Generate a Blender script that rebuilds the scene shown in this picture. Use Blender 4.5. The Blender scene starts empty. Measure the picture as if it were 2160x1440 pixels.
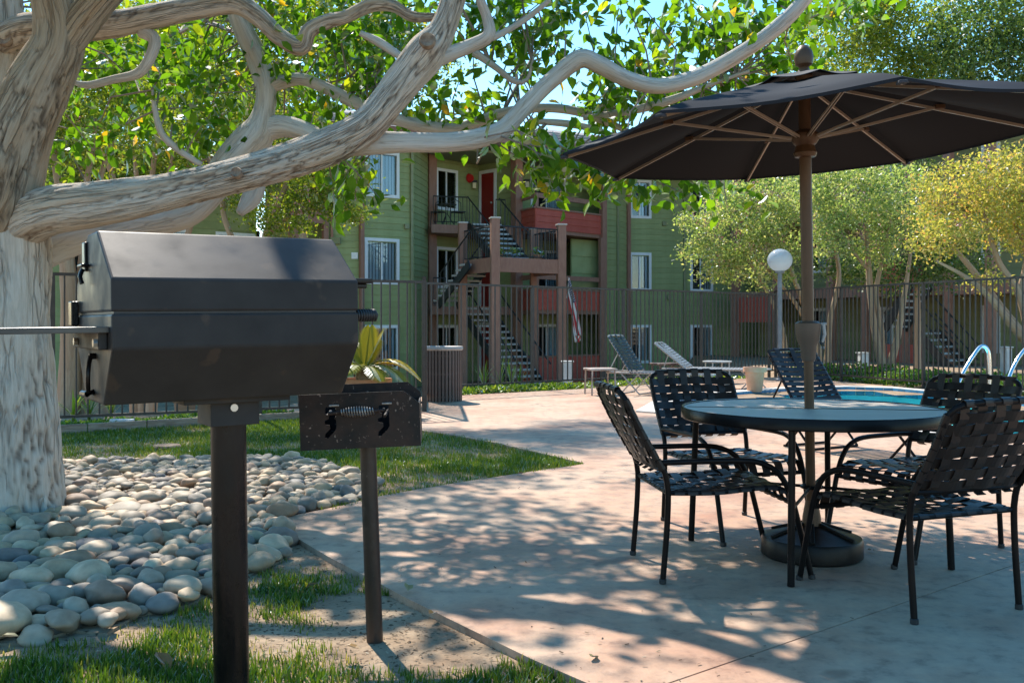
import bpy, bmesh, math, random
import numpy as np
from mathutils import Vector, Matrix, noise
from mathutils.geometry import tessellate_polygon

scene = bpy.context.scene
COL = scene.collection
R = math.radians

# ---------------------------------------------------------------- camera, sky, sun, exposure
H = 1.17            # eye height in metres
F, YH = 2050.0, 684.0
cam = bpy.data.cameras.new('camera')
cam.sensor_width = 36.0
cam.lens = F / 2160.0 * 36.0
cam.shift_y = (YH - 720.0) / 2160.0
cam.clip_start = 0.05
cam.clip_end = 2000.0
cam_o = bpy.data.objects.new('camera', cam)
cam_o.location = (0, 0, H)
cam_o.rotation_euler = (R(90), 0, 0)
COL.objects.link(cam_o)
scene.camera = cam_o

SUN_EL = R(50.0)
SUN_AZ = R(-25.0)       # from +Y towards -X
world = bpy.data.worlds.new('World')
scene.world = world
world.use_nodes = True
wn = world.node_tree
wn.nodes.clear()
sky = wn.nodes.new('ShaderNodeTexSky')
sky.sky_type = 'NISHITA'
sky.sun_disc = False
sky.sun_elevation = SUN_EL
sky.sun_rotation = SUN_AZ
sky.air_density = 1.0
sky.dust_density = 0.35
sky.ozone_density = 1.0
hs = wn.nodes.new('ShaderNodeHueSaturation')
hs.inputs['Hue'].default_value = 0.488
hs.inputs['Saturation'].default_value = 1.38
bg = wn.nodes.new('ShaderNodeBackground')
bg.inputs['Strength'].default_value = 0.15
wo = wn.nodes.new('ShaderNodeOutputWorld')
wn.links.new(sky.outputs[0], hs.inputs['Color'])
wn.links.new(hs.outputs[0], bg.inputs[0])
wn.links.new(bg.outputs[0], wo.inputs[0])

sun = bpy.data.lights.new('sun', 'SUN')
sun.energy = 4.0
sun.angle = R(0.75)
sun.color = (1.0, 0.92, 0.81)
sun_o = bpy.data.objects.new('sun', sun)
sdir = Vector((math.sin(SUN_AZ) * math.cos(SUN_EL), math.cos(SUN_AZ) * math.cos(SUN_EL), math.sin(SUN_EL)))
sun_o.rotation_euler = (-sdir).to_track_quat('-Z', 'Y').to_euler()
sun_o.location = (-10, 20, 30)
COL.objects.link(sun_o)

vs = scene.view_settings
vs.view_transform = 'Standard'
vs.look = 'None'
vs.exposure = 1.08
vs.gamma = 1.0
scene.cycles.max_bounces = 8
scene.cycles.transparent_max_bounces = 12
scene.cycles.use_denoising = True
scene.cycles.caustics_reflective = False
scene.cycles.caustics_refractive = False

rng = random.Random(7)
nr = np.random.default_rng(11)

def P(px, py, Y):
    """a place seen at photo pixel (px, py) at distance Y"""
    return Vector(((px - 1080) / F * Y, Y, H - (py - YH) / F * Y))
def PX(px, Y):
    return (px - 1080) / F * Y
def G(px, py, z=0.0):
    Y = (H - z) * F / (py - YH)
    return Vector((PX(px, Y), Y, z))

# ---------------------------------------------------------------- materials
def _new(name):
    m = bpy.data.materials.new(name)
    m.use_nodes = True
    nt = m.node_tree
    nt.nodes.clear()
    out = nt.nodes.new('ShaderNodeOutputMaterial')
    return m, nt, out

def mat(name, col, rough=0.6, metal=0.0, col2=None, scale=8.0, detail=4.0, stretch=(1, 1, 1), lo=0.35, hi=0.65,
        bump=0.0, bscale=None, bdist=0.01, rnd=0.0, spec=0.5, coat=0.0, speck=None, speck_scale=60.0, speck_at=0.7, coords='Object', rvar=0.0):
    m, nt, out = _new(name)
    N, L = nt.nodes, nt.links
    p = N.new('ShaderNodeBsdfPrincipled')
    L.new(p.outputs[0], out.inputs[0])
    p.inputs['Roughness'].default_value = rough
    p.inputs['Metallic'].default_value = metal
    p.inputs['Specular IOR Level'].default_value = spec
    p.inputs['Coat Weight'].default_value = coat
    p.inputs['Base Color'].default_value = (*col, 1)
    tc = N.new('ShaderNodeTexCoord')
    mp = N.new('ShaderNodeMapping')
    mp.inputs['Scale'].default_value = stretch
    L.new(tc.outputs[coords], mp.inputs[0])
    src = None
    if col2 is not None:
        n = N.new('ShaderNodeTexNoise')
        n.inputs['Scale'].default_value = scale
        n.inputs['Detail'].default_value = detail
        n.inputs['Roughness'].default_value = 0.6
        L.new(mp.outputs[0], n.inputs['Vector'])
        r = N.new('ShaderNodeValToRGB')
        r.color_ramp.elements[0].position = lo
        r.color_ramp.elements[1].position = hi
        r.color_ramp.elements[0].color = (*col, 1)
        r.color_ramp.elements[1].color = (*col2, 1)
        L.new(n.outputs['Fac'], r.inputs[0])
        src = r.outputs[0]
    else:
        rgb = N.new('ShaderNodeRGB')
        rgb.outputs[0].default_value = (*col, 1)
        src = rgb.outputs[0]
    if speck is not None:
        n2 = N.new('ShaderNodeTexNoise')
        n2.inputs['Scale'].default_value = speck_scale
        n2.inputs['Detail'].default_value = 3
        L.new(mp.outputs[0], n2.inputs['Vector'])
        r2 = N.new('ShaderNodeValToRGB')
        r2.color_ramp.elements[0].position = speck_at
        r2.color_ramp.elements[1].position = min(1, speck_at + 0.06)
        L.new(n2.outputs['Fac'], r2.inputs[0])
        mx = N.new('ShaderNodeMixRGB')
        mx.inputs[2].default_value = (*speck, 1)
        L.new(r2.outputs[0], mx.inputs[0])
        L.new(src, mx.inputs[1])
        src = mx.outputs[0]
    if rnd > 0:
        oi = N.new('ShaderNodeObjectInfo')
        mr = N.new('ShaderNodeMapRange')
        mr.inputs['To Min'].default_value = 1 - rnd
        mr.inputs['To Max'].default_value = 1 + rnd
        L.new(oi.outputs['Random'], mr.inputs['Value'])
        h = N.new('ShaderNodeHueSaturation')
        L.new(mr.outputs[0], h.inputs['Value'])
        L.new(src, h.inputs['Color'])
        src = h.outputs[0]
    L.new(src, p.inputs['Base Color'])
    if rvar > 0:
        nv = N.new('ShaderNodeTexNoise')
        nv.inputs['Scale'].default_value = scale * 1.7
        nv.inputs['Detail'].default_value = 7
        L.new(mp.outputs[0], nv.inputs['Vector'])
        rm = N.new('ShaderNodeMapRange')
        rm.inputs['From Min'].default_value = 0.3
        rm.inputs['From Max'].default_value = 0.7
        rm.inputs['To Min'].default_value = max(0.05, rough - rvar)
        rm.inputs['To Max'].default_value = min(1.0, rough + rvar)
        L.new(nv.outputs['Fac'], rm.inputs['Value'])
        L.new(rm.outputs[0], p.inputs['Roughness'])
    if bump > 0:
        nb = N.new('ShaderNodeTexNoise')
        nb.inputs['Scale'].default_value = bscale or scale * 3
        nb.inputs['Detail'].default_value = 6
        L.new(mp.outputs[0], nb.inputs['Vector'])
        b = N.new('ShaderNodeBump')
        b.inputs['Strength'].default_value = bump
        b.inputs['Distance'].default_value = bdist
        L.new(nb.outputs['Fac'], b.inputs['Height'])
        L.new(b.outputs[0], p.inputs['Normal'])
    return m

def ramp_fac(nt, fac, stops):
    r = nt.nodes.new('ShaderNodeValToRGB')
    e = r.color_ramp.elements
    e[0].position, e[0].color = stops[0][0], (*stops[0][1], 1)
    e[1].position, e[1].color = stops[-1][0], (*stops[-1][1], 1)
    for pos, c in stops[1:-1]:
        x = e.new(pos)
        x.color = (*c, 1)
    nt.links.new(fac, r.inputs[0])
    return r.outputs[0]

def leaf_mat(name, stops, transl=0.45, rough=0.45, tint=(1.25, 1.3, 0.6), use_object=False, gloss=0.12):
    m, nt, out = _new(name)
    N, L = nt.nodes, nt.links
    if use_object:
        a = N.new('ShaderNodeObjectInfo')
        fac = a.outputs['Random']
    else:
        a = N.new('ShaderNodeAttribute')
        a.attribute_name = 'rnd'
        fac = a.outputs['Fac']
    c = ramp_fac(nt, fac, stops)
    d = N.new('ShaderNodeBsdfDiffuse')
    L.new(c, d.inputs[0])
    t = N.new('ShaderNodeBsdfTranslucent')
    mu = N.new('ShaderNodeMixRGB')
    mu.blend_type = 'MULTIPLY'
    mu.inputs[0].default_value = 1
    mu.inputs[2].default_value = (*tint, 1)
    L.new(c, mu.inputs[1])
    L.new(mu.outputs[0], t.inputs[0])
    mx = N.new('ShaderNodeMixShader')
    mx.inputs[0].default_value = transl
    L.new(d.outputs[0], mx.inputs[1])
    L.new(t.outputs[0], mx.inputs[2])
    g = N.new('ShaderNodeBsdfGlossy')
    g.inputs['Roughness'].default_value = rough
    g.inputs[0].default_value = (0.8, 0.85, 0.9, 1)
    fr = N.new('ShaderNodeFresnel')
    fr.inputs[0].default_value = 1.3
    ml = N.new('ShaderNodeMath')
    ml.operation = 'MULTIPLY'
    ml.inputs[1].default_value = gloss * 6
    L.new(fr.outputs[0], ml.inputs[0])
    m2 = N.new('ShaderNodeMixShader')
    L.new(ml.outputs[0], m2.inputs[0])
    L.new(mx.outputs[0], m2.inputs[1])
    L.new(g.outputs[0], m2.inputs[2])
    L.new(m2.outputs[0], out.inputs[0])
    return m

def bark_mat(name, base, light, tan, dark, ridge=(14, 14, 3.2), bstr=0.9, bd=0.02, crack=0.5):
    """bark whose grain follows the limb: the coordinates 'bk' run round and along it"""
    m, nt, out = _new(name)
    N, L = nt.nodes, nt.links
    p = N.new('ShaderNodeBsdfPrincipled')
    p.inputs['Roughness'].default_value = 0.85
    p.inputs['Specular IOR Level'].default_value = 0.25
    L.new(p.outputs[0], out.inputs[0])
    a = N.new('ShaderNodeAttribute')
    a.attribute_name = 'bk'
    mp = N.new('ShaderNodeMapping')
    mp.inputs['Scale'].default_value = ridge
    L.new(a.outputs['Vector'], mp.inputs[0])
    wob = N.new('ShaderNodeTexNoise')
    wob.inputs['Scale'].default_value = 1.3
    wob.inputs['Detail'].default_value = 3
    L.new(mp.outputs[0], wob.inputs['Vector'])
    ad = N.new('ShaderNodeMixRGB')
    ad.blend_type = 'ADD'
    ad.inputs[0].default_value = 0.9
    L.new(mp.outputs[0], ad.inputs[1])
    L.new(wob.outputs['Color'], ad.inputs[2])
    vo = N.new('ShaderNodeTexVoronoi')
    vo.feature = 'DISTANCE_TO_EDGE'
    vo.inputs['Scale'].default_value = 1.0
    L.new(ad.outputs[0], vo.inputs['Vector'])
    cr = N.new('ShaderNodeValToRGB')
    cr.color_ramp.elements[0].position = 0.0
    cr.color_ramp.elements[1].position = 0.12
    L.new(vo.outputs['Distance'], cr.inputs[0])
    fine = N.new('ShaderNodeTexNoise')
    fine.inputs['Scale'].default_value = 1.0
    mpf = N.new('ShaderNodeMapping')
    mpf.inputs['Scale'].default_value = (ridge[0] * 3.2, ridge[1] * 3.2, ridge[2] * 1.6)
    L.new(a.outputs['Vector'], mpf.inputs[0])
    fine.inputs['Detail'].default_value = 8
    fine.inputs['Roughness'].default_value = 0.7
    L.new(mpf.outputs[0], fine.inputs['Vector'])
    c1 = ramp_fac(nt, fine.outputs['Fac'], [(0.3, base), (0.5, tuple((x + y) / 2 for x, y in zip(base, light))), (0.72, light)])
    big = N.new('ShaderNodeTexNoise')
    big.inputs['Scale'].default_value = 0.22
    big.inputs['Detail'].default_value = 3
    L.new(mp.outputs[0], big.inputs['Vector'])
    br = N.new('ShaderNodeValToRGB')
    br.color_ramp.elements[0].position = 0.45
    br.color_ramp.elements[1].position = 0.62
    L.new(big.outputs['Fac'], br.inputs[0])
    mt = N.new('ShaderNodeMixRGB')
    mt.inputs[2].default_value = (*tan, 1)
    mtf = N.new('ShaderNodeMath')
    mtf.operation = 'MULTIPLY'
    mtf.inputs[1].default_value = 0.65
    L.new(br.outputs[0], mtf.inputs[0])
    L.new(mtf.outputs[0], mt.inputs[0])
    L.new(c1, mt.inputs[1])
    # cracks only break through in places
    msk = N.new('ShaderNodeTexNoise')
    msk.inputs['Scale'].default_value = 0.6
    msk.inputs['Detail'].default_value = 2
    L.new(mp.outputs[0], msk.inputs['Vector'])
    mr = N.new('ShaderNodeMapRange')
    mr.inputs['From Min'].default_value = 0.42
    mr.inputs['From Max'].default_value = 0.60
    mr.inputs['To Min'].default_value = 0.0
    mr.inputs['To Max'].default_value = 1.0
    L.new(msk.outputs['Fac'], mr.inputs['Value'])
    inv = N.new('ShaderNodeMath')
    inv.operation = 'SUBTRACT'
    inv.inputs[0].default_value = 1.0
    L.new(cr.outputs[0], inv.inputs[1])
    cf = N.new('ShaderNodeMath')
    cf.operation = 'MULTIPLY'
    L.new(inv.outputs[0], cf.inputs[0])
    L.new(mr.outputs[0], cf.inputs[1])
    cfs = N.new('ShaderNodeMath')
    cfs.operation = 'MULTIPLY'
    cfs.inputs[1].default_value = crack
    L.new(cf.outputs[0], cfs.inputs[0])
    md = N.new('ShaderNodeMixRGB')
    md.inputs[2].default_value = (*dark, 1)
    ck = N.new('ShaderNodeAttribute')
    ck.attribute_name = 'crk'
    cm = N.new('ShaderNodeMath')
    cm.operation = 'MAXIMUM'
    L.new(ck.outputs['Fac'], cm.inputs[0])
    L.new(cfs.outputs[0], cm.inputs[1])
    L.new(cm.outputs[0], md.inputs[0])
    L.new(mt.outputs[0], md.inputs[1])
    L.new(md.outputs[0], p.inputs['Base Color'])
    hgt = N.new('ShaderNodeMath')
    hgt.operation = 'SUBTRACT'
    fm = N.new('ShaderNodeMath')
    fm.operation = 'MULTIPLY'
    fm.inputs[1].default_value = 0.55
    L.new(fine.outputs['Fac'], fm.inputs[0])
    L.new(fm.outputs[0], hgt.inputs[0])
    L.new(cf.outputs[0], hgt.inputs[1])
    b = N.new('ShaderNodeBump')
    b.inputs['Strength'].default_value = bstr
    b.inputs['Distance'].default_value = bd
    L.new(hgt.outputs[0], b.inputs['Height'])
    L.new(b.outputs[0], p.inputs['Normal'])
    return m

def glass_mat(name, tint=(0.75, 0.85, 0.9), rough=0.02, refl=1.0):
    m, nt, out = _new(name)
    N, L = nt.nodes, nt.links
    t = N.new('ShaderNodeBsdfTransparent')
    t.inputs[0].default_value = (*tint, 1)
    g = N.new('ShaderNodeBsdfGlossy')
    g.inputs['Roughness'].default_value = rough
    fr = N.new('ShaderNodeFresnel')
    fr.inputs[0].default_value = 1.5
    ml = N.new('ShaderNodeMath')
    ml.operation = 'MULTIPLY'
    ml.inputs[1].default_value = refl
    ml.use_clamp = True
    L.new(fr.outputs[0], ml.inputs[0])
    mx = N.new('ShaderNodeMixShader')
    L.new(ml.outputs[0], mx.inputs[0])
    L.new(t.outputs[0], mx.inputs[1])
    L.new(g.outputs[0], mx.inputs[2])
    L.new(mx.outputs[0], out.inputs[0])
    return m, g, nt

# ---------------------------------------------------------------- mesh building
class MB:
    def __init__(self):
        self.v, self.f, self.bk = [], [], None
    def add(self, vs_, fs_):
        o = len(self.v)
        self.v += [tuple(x) for x in vs_]
        self.f += [tuple(i + o for i in f) for f in fs_]
        return self
    def box(self, c, s, rz=0.0, rx=0.0, ry=0.0):
        x, y, z = s[0] / 2, s[1] / 2, s[2] / 2
        M = Matrix.Rotation(rz, 3, 'Z') @ Matrix.Rotation(ry, 3, 'Y') @ Matrix.Rotation(rx, 3, 'X')
        c = Vector(c)
        vs_ = [c + M @ Vector((a * x, b * y, d * z)) for a in (-1, 1) for b in (-1, 1) for d in (-1, 1)]
        return self.add(vs_, [(0, 1, 3, 2), (4, 6, 7, 5), (0, 4, 5, 1), (2, 3, 7, 6), (0, 2, 6, 4), (1, 5, 7, 3)])
    def beam(self, a, b, w, h, up=(0, 0, 1)):
        """a bar of section w x h from a to b"""
        a, b = Vector(a), Vector(b)
        d = (b - a).normalized()
        up = Vector(up)
        s = d.cross(up)
        if s.length < 1e-5:
            s = d.cross(Vector((1, 0, 0)))
        s.normalize()
        u = s.cross(d)
        vs_ = [q + s * (i * w / 2) + u * (j * h / 2) for q in (a, b) for i, j in ((-1, -1), (1, -1), (1, 1), (-1, 1))]
        return self.add(vs_, [(3, 2, 1, 0), (4, 5, 6, 7), (0, 1, 5, 4), (1, 2, 6, 5), (2, 3, 7, 6), (3, 0, 4, 7)])
    def tube(self, pts, r, n=8, caps=True):
        pts = [Vector(p) for p in pts]
        k = len(pts)
        rr = r if isinstance(r, (list, tuple)) else [r] * k
        prev = None
        rings = []
        for i in range(k):
            d = (pts[min(i + 1, k - 1)] - pts[max(i - 1, 0)])
            if d.length < 1e-9:
                d = Vector((0, 0, 1))
            d.normalize()
            if prev is None:
                s = d.cross(Vector((0, 0, 1)))
                if s.length < 1e-3:
                    s = d.cross(Vector((1, 0, 0)))
            else:
                s = prev - d * prev.dot(d)
                if s.length < 1e-4:
                    s = d.cross(Vector((0.3, 1, 0.2)))
            s.normalize()
            prev = s
            u = s.cross(d)
            rings.append([pts[i] + (s * math.cos(2 * math.pi * j / n) + u * math.sin(2 * math.pi * j / n)) * rr[i] for j in range(n)])
        vs_ = [p for ring in rings for p in ring]
        fs_ = []
        for i in range(k - 1):
            for j in range(n):
                fs_.append((i * n + j, i * n + (j + 1) % n, (i + 1) * n + (j + 1) % n, (i + 1) * n + j))
        if caps:
            fs_.append(tuple(reversed(range(n))))
            fs_.append(tuple((k - 1) * n + j for j in range(n)))
        return self.add(vs_, [tuple(reversed(f)) for f in fs_])
    def lathe(self, prof, n=24, c=(0, 0, 0), a0=0.0):
        """prof: (radius, z) from bottom to top"""
        vs_, fs_ = [], []
        for r_, z in prof:
            for j in range(n):
                a = a0 + 2 * math.pi * j / n
                vs_.append((c[0] + r_ * math.cos(a), c[1] + r_ * math.sin(a), c[2] + z))
        for i in range(len(prof) - 1):
            for j in range(n):
                fs_.append((i * n + j, i * n + (j + 1) % n, (i + 1) * n + (j + 1) % n, (i + 1) * n + j))
        fs_.append(tuple(reversed(range(n))))
        fs_.append(tuple((len(prof) - 1) * n + j for j in range(n)))
        return self.add(vs_, fs_)
    def prism(self, poly, z0, z1, holes=()):
        loops = [list(poly)] + [list(h) for h in holes]
        flat = [p for l in loops for p in l]
        n = len(flat)
        tris = tessellate_polygon([[Vector((p[0], p[1], 0)) for p in l] for l in loops])
        fs_ = []
        for t in tris:
            a, b, c = (Vector((flat[i][0], flat[i][1], 0)) for i in t)
            if (b - a).cross(c - a).z < 0:
                t = (t[0], t[2], t[1])
            fs_.append(tuple(i + n for i in t))
            fs_.append(tuple(reversed(t)))
        o = 0
        for l in loops:
            k = len(l)
            area = sum(l[i][0] * l[(i + 1) % k][1] - l[(i + 1) % k][0] * l[i][1] for i in range(k))
            ccw = area > 0
            outer = (o == 0)
            for i in range(k):
                a, b = o + i, o + (i + 1) % k
                q = (a, b, b + n, a + n)
                fs_.append(q if ccw == outer else tuple(reversed(q)))
            o += k
        return self.add([(p[0], p[1], z0) for p in flat] + [(p[0], p[1], z1) for p in flat], fs_)
    def extrude(self, poly, origin, ax, ay, az, t):
        """polygon in the (ax, ay) plane, thickened by t along az"""
        o, ax, ay, az = Vector(origin), Vector(ax), Vector(ay), Vector(az)
        n = len(poly)
        vs_ = [o + ax * p[0] + ay * p[1] for p in poly] + [o + ax * p[0] + ay * p[1] + az * t for p in poly]
        fs_ = [tuple(range(n)), tuple(reversed(range(n, 2 * n)))]
        for i in range(n):
            fs_.append((i, n + i, n + (i + 1) % n, (i + 1) % n))
        return self.add(vs_, fs_)
    def mesh(self, name, m=None, smooth=False):
        me = bpy.data.meshes.new(name)
        me.from_pydata(self.v, [], self.f)
        if m is not None:
            me.materials.append(m)
        if smooth:
            me.polygons.foreach_set('use_smooth', [True] * len(me.polygons))
        me.update()
        return me
    def build(self, name, m, parent=None, smooth=False, bevel=0.0, fix=False):
        me = self.mesh(name, m, smooth)
        if fix or bevel:
            bm = bmesh.new()
            bm.from_mesh(me)
            bmesh.ops.recalc_face_normals(bm, faces=bm.faces)
            bm.to_mesh(me)
            bm.free()
        o = bpy.data.objects.new(name, me)
        COL.objects.link(o)
        o.parent = parent
        if bevel:
            b = o.modifiers.new('bevel', 'BEVEL')
            b.width = bevel
            b.segments = 2
            b.limit_method = 'ANGLE'
        if smooth:
            autosmooth(me)
        return o

def autosmooth(me, ang=R(40)):
    try:
        me.set_sharp_from_angle(angle=ang)
    except Exception:
        pass

def tag(o, label=None, cat=None, group=None, kind=None):
    if label: o['label'] = label
    if cat: o['category'] = cat
    if group: o['group'] = group
    if kind: o['kind'] = kind
    return o
def thing(name, label, cat, loc=(0, 0, 0), rz=0.0, group=None):
    o = bpy.data.objects.new(name, None)
    o.empty_display_size = 0.1
    o.location = loc
    o.rotation_euler = (0, 0, rz)
    COL.objects.link(o)
    return tag(o, label, cat, group)
def inst(name, me, parent=None, loc=(0, 0, 0), rot=(0, 0, 0), scale=(1, 1, 1)):
    o = bpy.data.objects.new(name, me)
    o.location, o.rotation_euler, o.scale = loc, rot, scale
    COL.objects.link(o)
    o.parent = parent
    return o
def copy_tree(o, parent=None):
    c = o.copy()
    COL.objects.link(c)
    c.parent = parent
    for ch in list(o.children):
        copy_tree(ch, c)
    return c
def catmull(pts, step):
    """resample tuples (x, y, z, r) along a smooth curve"""
    P4 = [Vector(p) for p in pts]
    P4 = [P4[0] * 2 - P4[1]] + P4 + [P4[-1] * 2 - P4[-2]]
    out = []
    for i in range(1, len(P4) - 2):
        p0, p1, p2, p3 = P4[i - 1:i + 3]
        n = max(2, int((p2.xyz - p1.xyz).length / step))
        for k in range(n):
            t = k / n
            q = 0.5 * ((2 * p1) + (p2 - p0) * t + (2 * p0 - 5 * p1 + 4 * p2 - p3) * t * t + (3 * p1 - p0 - 3 * p2 + p3) * t ** 3)
            out.append(q)
    out.append(P4[-2])
    return out

LEAF_OVATE = (np.array([(0, 0, 0), (0, .33, -.04), (0, .68, -.04), (0, 1, -.14), (-.25, .28, .05), (-.24, .6, .04), (.25, .28, .05), (.24, .6, .04)], float),
              [(0, 6, 1), (1, 6, 7, 2), (2, 7, 3), (0, 1, 4), (1, 2, 5, 4), (2, 3, 5)])
LEAF_SMALL = (np.array([(0, 0, 0), (.28, .5, .07), (0, 1, -.05), (-.28, .5, .07)], float), [(0, 1, 2), (0, 2, 3)])

def rand_rots(n, droop=0.0, g=nr):
    """random frames; droop pulls the leaf's long axis downwards"""
    y = g.normal(size=(n, 3))
    y[:, 2] -= droop
    y /= np.linalg.norm(y, axis=1)[:, None]
    z = g.normal(size=(n, 3)) * 0.8
    z[:, 2] += 0.9
    z -= y * (y * z).sum(1)[:, None]
    z /= np.linalg.norm(z, axis=1)[:, None] + 1e-9
    x = np.cross(y, z)
    return np.stack([x, y, z], axis=2)
def scatter_mesh(name, pts, sizes, m, tmpl=LEAF_SMALL, droop=0.3, rots=None, rnd=None):
    pts = np.asarray(pts, float)
    n = len(pts)
    tv, tf = tmpl
    k = len(tv)
    rots = rand_rots(n, droop) if rots is None else rots
    v = np.einsum('nij,kj->nki', rots, tv) * np.asarray(sizes)[:, None, None] + pts[:, None, :]
    lens = np.array([len(f) for f in tf])
    flat = np.concatenate([np.array(f) for f in tf])
    loops = (np.arange(n)[:, None] * k + flat[None, :]).ravel()
    nf = len(tf)
    tot = np.tile(lens, n)
    start = np.concatenate([[0], np.cumsum(tot)[:-1]])
    me = bpy.data.meshes.new(name)
    me.vertices.add(n * k)
    me.vertices.foreach_set('co', v.reshape(-1))
    me.loops.add(len(loops))
    me.loops.foreach_set('vertex_index', loops.astype(np.int32))
    me.polygons.add(n * nf)
    me.polygons.foreach_set('loop_start', start.astype(np.int32))
    try:
        me.polygons.foreach_set('loop_total', tot.astype(np.int32))
    except Exception:
        pass
    me.update(calc_edges=True)
    a = me.attributes.new('rnd', 'FLOAT', 'FACE')
    rr = nr.random(n) if rnd is None else np.asarray(rnd)
    a.data.foreach_set('value', np.repeat(rr, nf).astype(np.float32))
    me.materials.append(m)
    return me
# ---------------------------------------------------------------- the ground, patio, pool
M_SOIL = mat('soil', (0.24, 0.165, 0.108), 0.95, col2=(0.38, 0.285, 0.195), scale=3.0, detail=8, bump=0.7, bscale=26, bdist=0.02, speck=(0.10, 0.075, 0.05), speck_scale=38, speck_at=0.6, spec=0.1)
def patio_mat():
    m, nt, out = _new('stamped_concrete')
    N, L = nt.nodes, nt.links
    p = N.new('ShaderNodeBsdfPrincipled')
    L.new(p.outputs[0], out.inputs[0])
    p.inputs['Specular IOR Level'].default_value = 0.35
    tc = N.new('ShaderNodeTexCoord')
    n1 = N.new('ShaderNodeTexNoise'); n1.inputs['Scale'].default_value = 1.1; n1.inputs['Detail'].default_value = 7; n1.inputs['Roughness'].default_value = 0.62
    n2 = N.new('ShaderNodeTexNoise'); n2.inputs['Scale'].default_value = 9.0; n2.inputs['Detail'].default_value = 8; n2.inputs['Roughness'].default_value = 0.7
    n3 = N.new('ShaderNodeTexNoise'); n3.inputs['Scale'].default_value = 70.0; n3.inputs['Detail'].default_value = 4
    for n in (n1, n2, n3):
        L.new(tc.outputs['Object'], n.inputs['Vector'])
    c1 = ramp_fac(nt, n1.outputs['Fac'], [(0.30, (0.34, 0.175, 0.115)), (0.45, (0.42, 0.255, 0.17)), (0.56, (0.46, 0.315, 0.22)), (0.72, (0.40, 0.29, 0.21))])
    c2 = ramp_fac(nt, n2.outputs['Fac'], [(0.30, (0.5, 0.48, 0.48)), (0.47, (0.95, 0.95, 0.95)), (0.7, (1.2, 1.17, 1.12))])
    mu = N.new('ShaderNodeMixRGB'); mu.blend_type = 'MULTIPLY'; mu.inputs[0].default_value = 1
    L.new(c1, mu.inputs[1]); L.new(c2, mu.inputs[2])
    L.new(mu.outputs[0], p.inputs['Base Color'])
    rr = N.new('ShaderNodeMapRange'); rr.inputs['To Min'].default_value = 0.5; rr.inputs['To Max'].default_value = 0.85
    L.new(n2.outputs['Fac'], rr.inputs['Value']); L.new(rr.outputs[0], p.inputs['Roughness'])
    ad = N.new('ShaderNodeMath'); ad.operation = 'MULTIPLY_ADD'; ad.inputs[1].default_value = 0.3
    L.new(n3.outputs['Fac'], ad.inputs[0]); L.new(n2.outputs['Fac'], ad.inputs[2])
    # old spills and rubber marks
    n4 = N.new('ShaderNodeTexNoise'); n4.inputs['Scale'].default_value = 3.1; n4.inputs['Detail'].default_value = 2; n4.inputs['Distortion'].default_value = 0.8
    L.new(tc.outputs['Object'], n4.inputs['Vector'])
    c4 = ramp_fac(nt, n4.outputs['Fac'], [(0.26, (0.62, 0.6, 0.6)), (0.34, (1, 1, 1)), (1.0, (1, 1, 1))])
    mu2 = N.new('ShaderNodeMixRGB'); mu2.blend_type = 'MULTIPLY'; mu2.inputs[0].default_value = 1
    L.new(mu.outputs[0], mu2.inputs[1]); L.new(c4, mu2.inputs[2]); L.new(mu2.outputs[0], p.inputs['Base Color'])
    b = N.new('ShaderNodeBump'); b.inputs['Strength'].default_value = 0.35; b.inputs['Distance'].default_value = 0.012
    L.new(ad.outputs[0], b.inputs['Height']); L.new(b.outputs[0], p.inputs['Normal'])
    return m
M_PATIO = patio_mat()
M_COPING = mat('pool_coping', (0.55, 0.50, 0.45), 0.7, col2=(0.66, 0.62, 0.56), scale=5, bump=0.3, bscale=60)

# fence corner points (plan)
FA = Vector((-5.2, 11.0)); FB = Vector((PX(895, 13.1), 13.1))
FC = Vector((PX(897, 16.3), 16.3)); FD = Vector((6.05, 22.3)); FE = Vector((8.3, 15.6)); FF = Vector((9.6, 8.7))

def smooth01(t):
    t = max(0.0, min(1.0, t))
    return t * t * (3 - 2 * t)
def ground_z(x, y):
    # lawn a little below the patio, terrain falling away towards the main building
    z = -0.03 + 0.015 * noise.noise(Vector((x * 0.7, y * 0.7, 0)))
    far = smooth01((y - (15.2 + 0.55 * (x + 5))) / 6.0) if x < 7 else 0.0
    near_left = smooth01((y - 12.6) / 6.0) * smooth01((-0.8 - x) / 1.5)
    side = smooth01((9.0 - x) / 4.0)
    return z - 0.85 * max(far * side, near_left)

def build_ground():
    xs = [-400, -200, -100, -60, -40] + [i * 0.5 for i in range(-50, 51)] + [40, 60, 100, 200, 400]
    ys = [-60, -30, -15, -8, -4] + [i * 0.5 for i in range(-4, 90)] + [60, 80, 120, 200, 400, 800]
    v = [(x, y, ground_z(x, y)) for y in ys for x in xs]
    # leave the pool basin open
    nx = len(xs)
    f = []
    for j in range(len(ys) - 1):
        for i in range(nx - 1):
            cx, cy = (xs[i] + xs[i + 1]) / 2, (ys[j] + ys[j + 1]) / 2
            if point_in((cx, cy), POOL_SHRUNK):
                continue
            f.append((j * nx + i, j * nx + i + 1, (j + 1) * nx + i + 1, (j + 1) * nx + i))
    b = MB(); b.v, b.f = v, f
    return tag(b.build('ground', M_SOIL, smooth=True), kind='structure')

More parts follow.
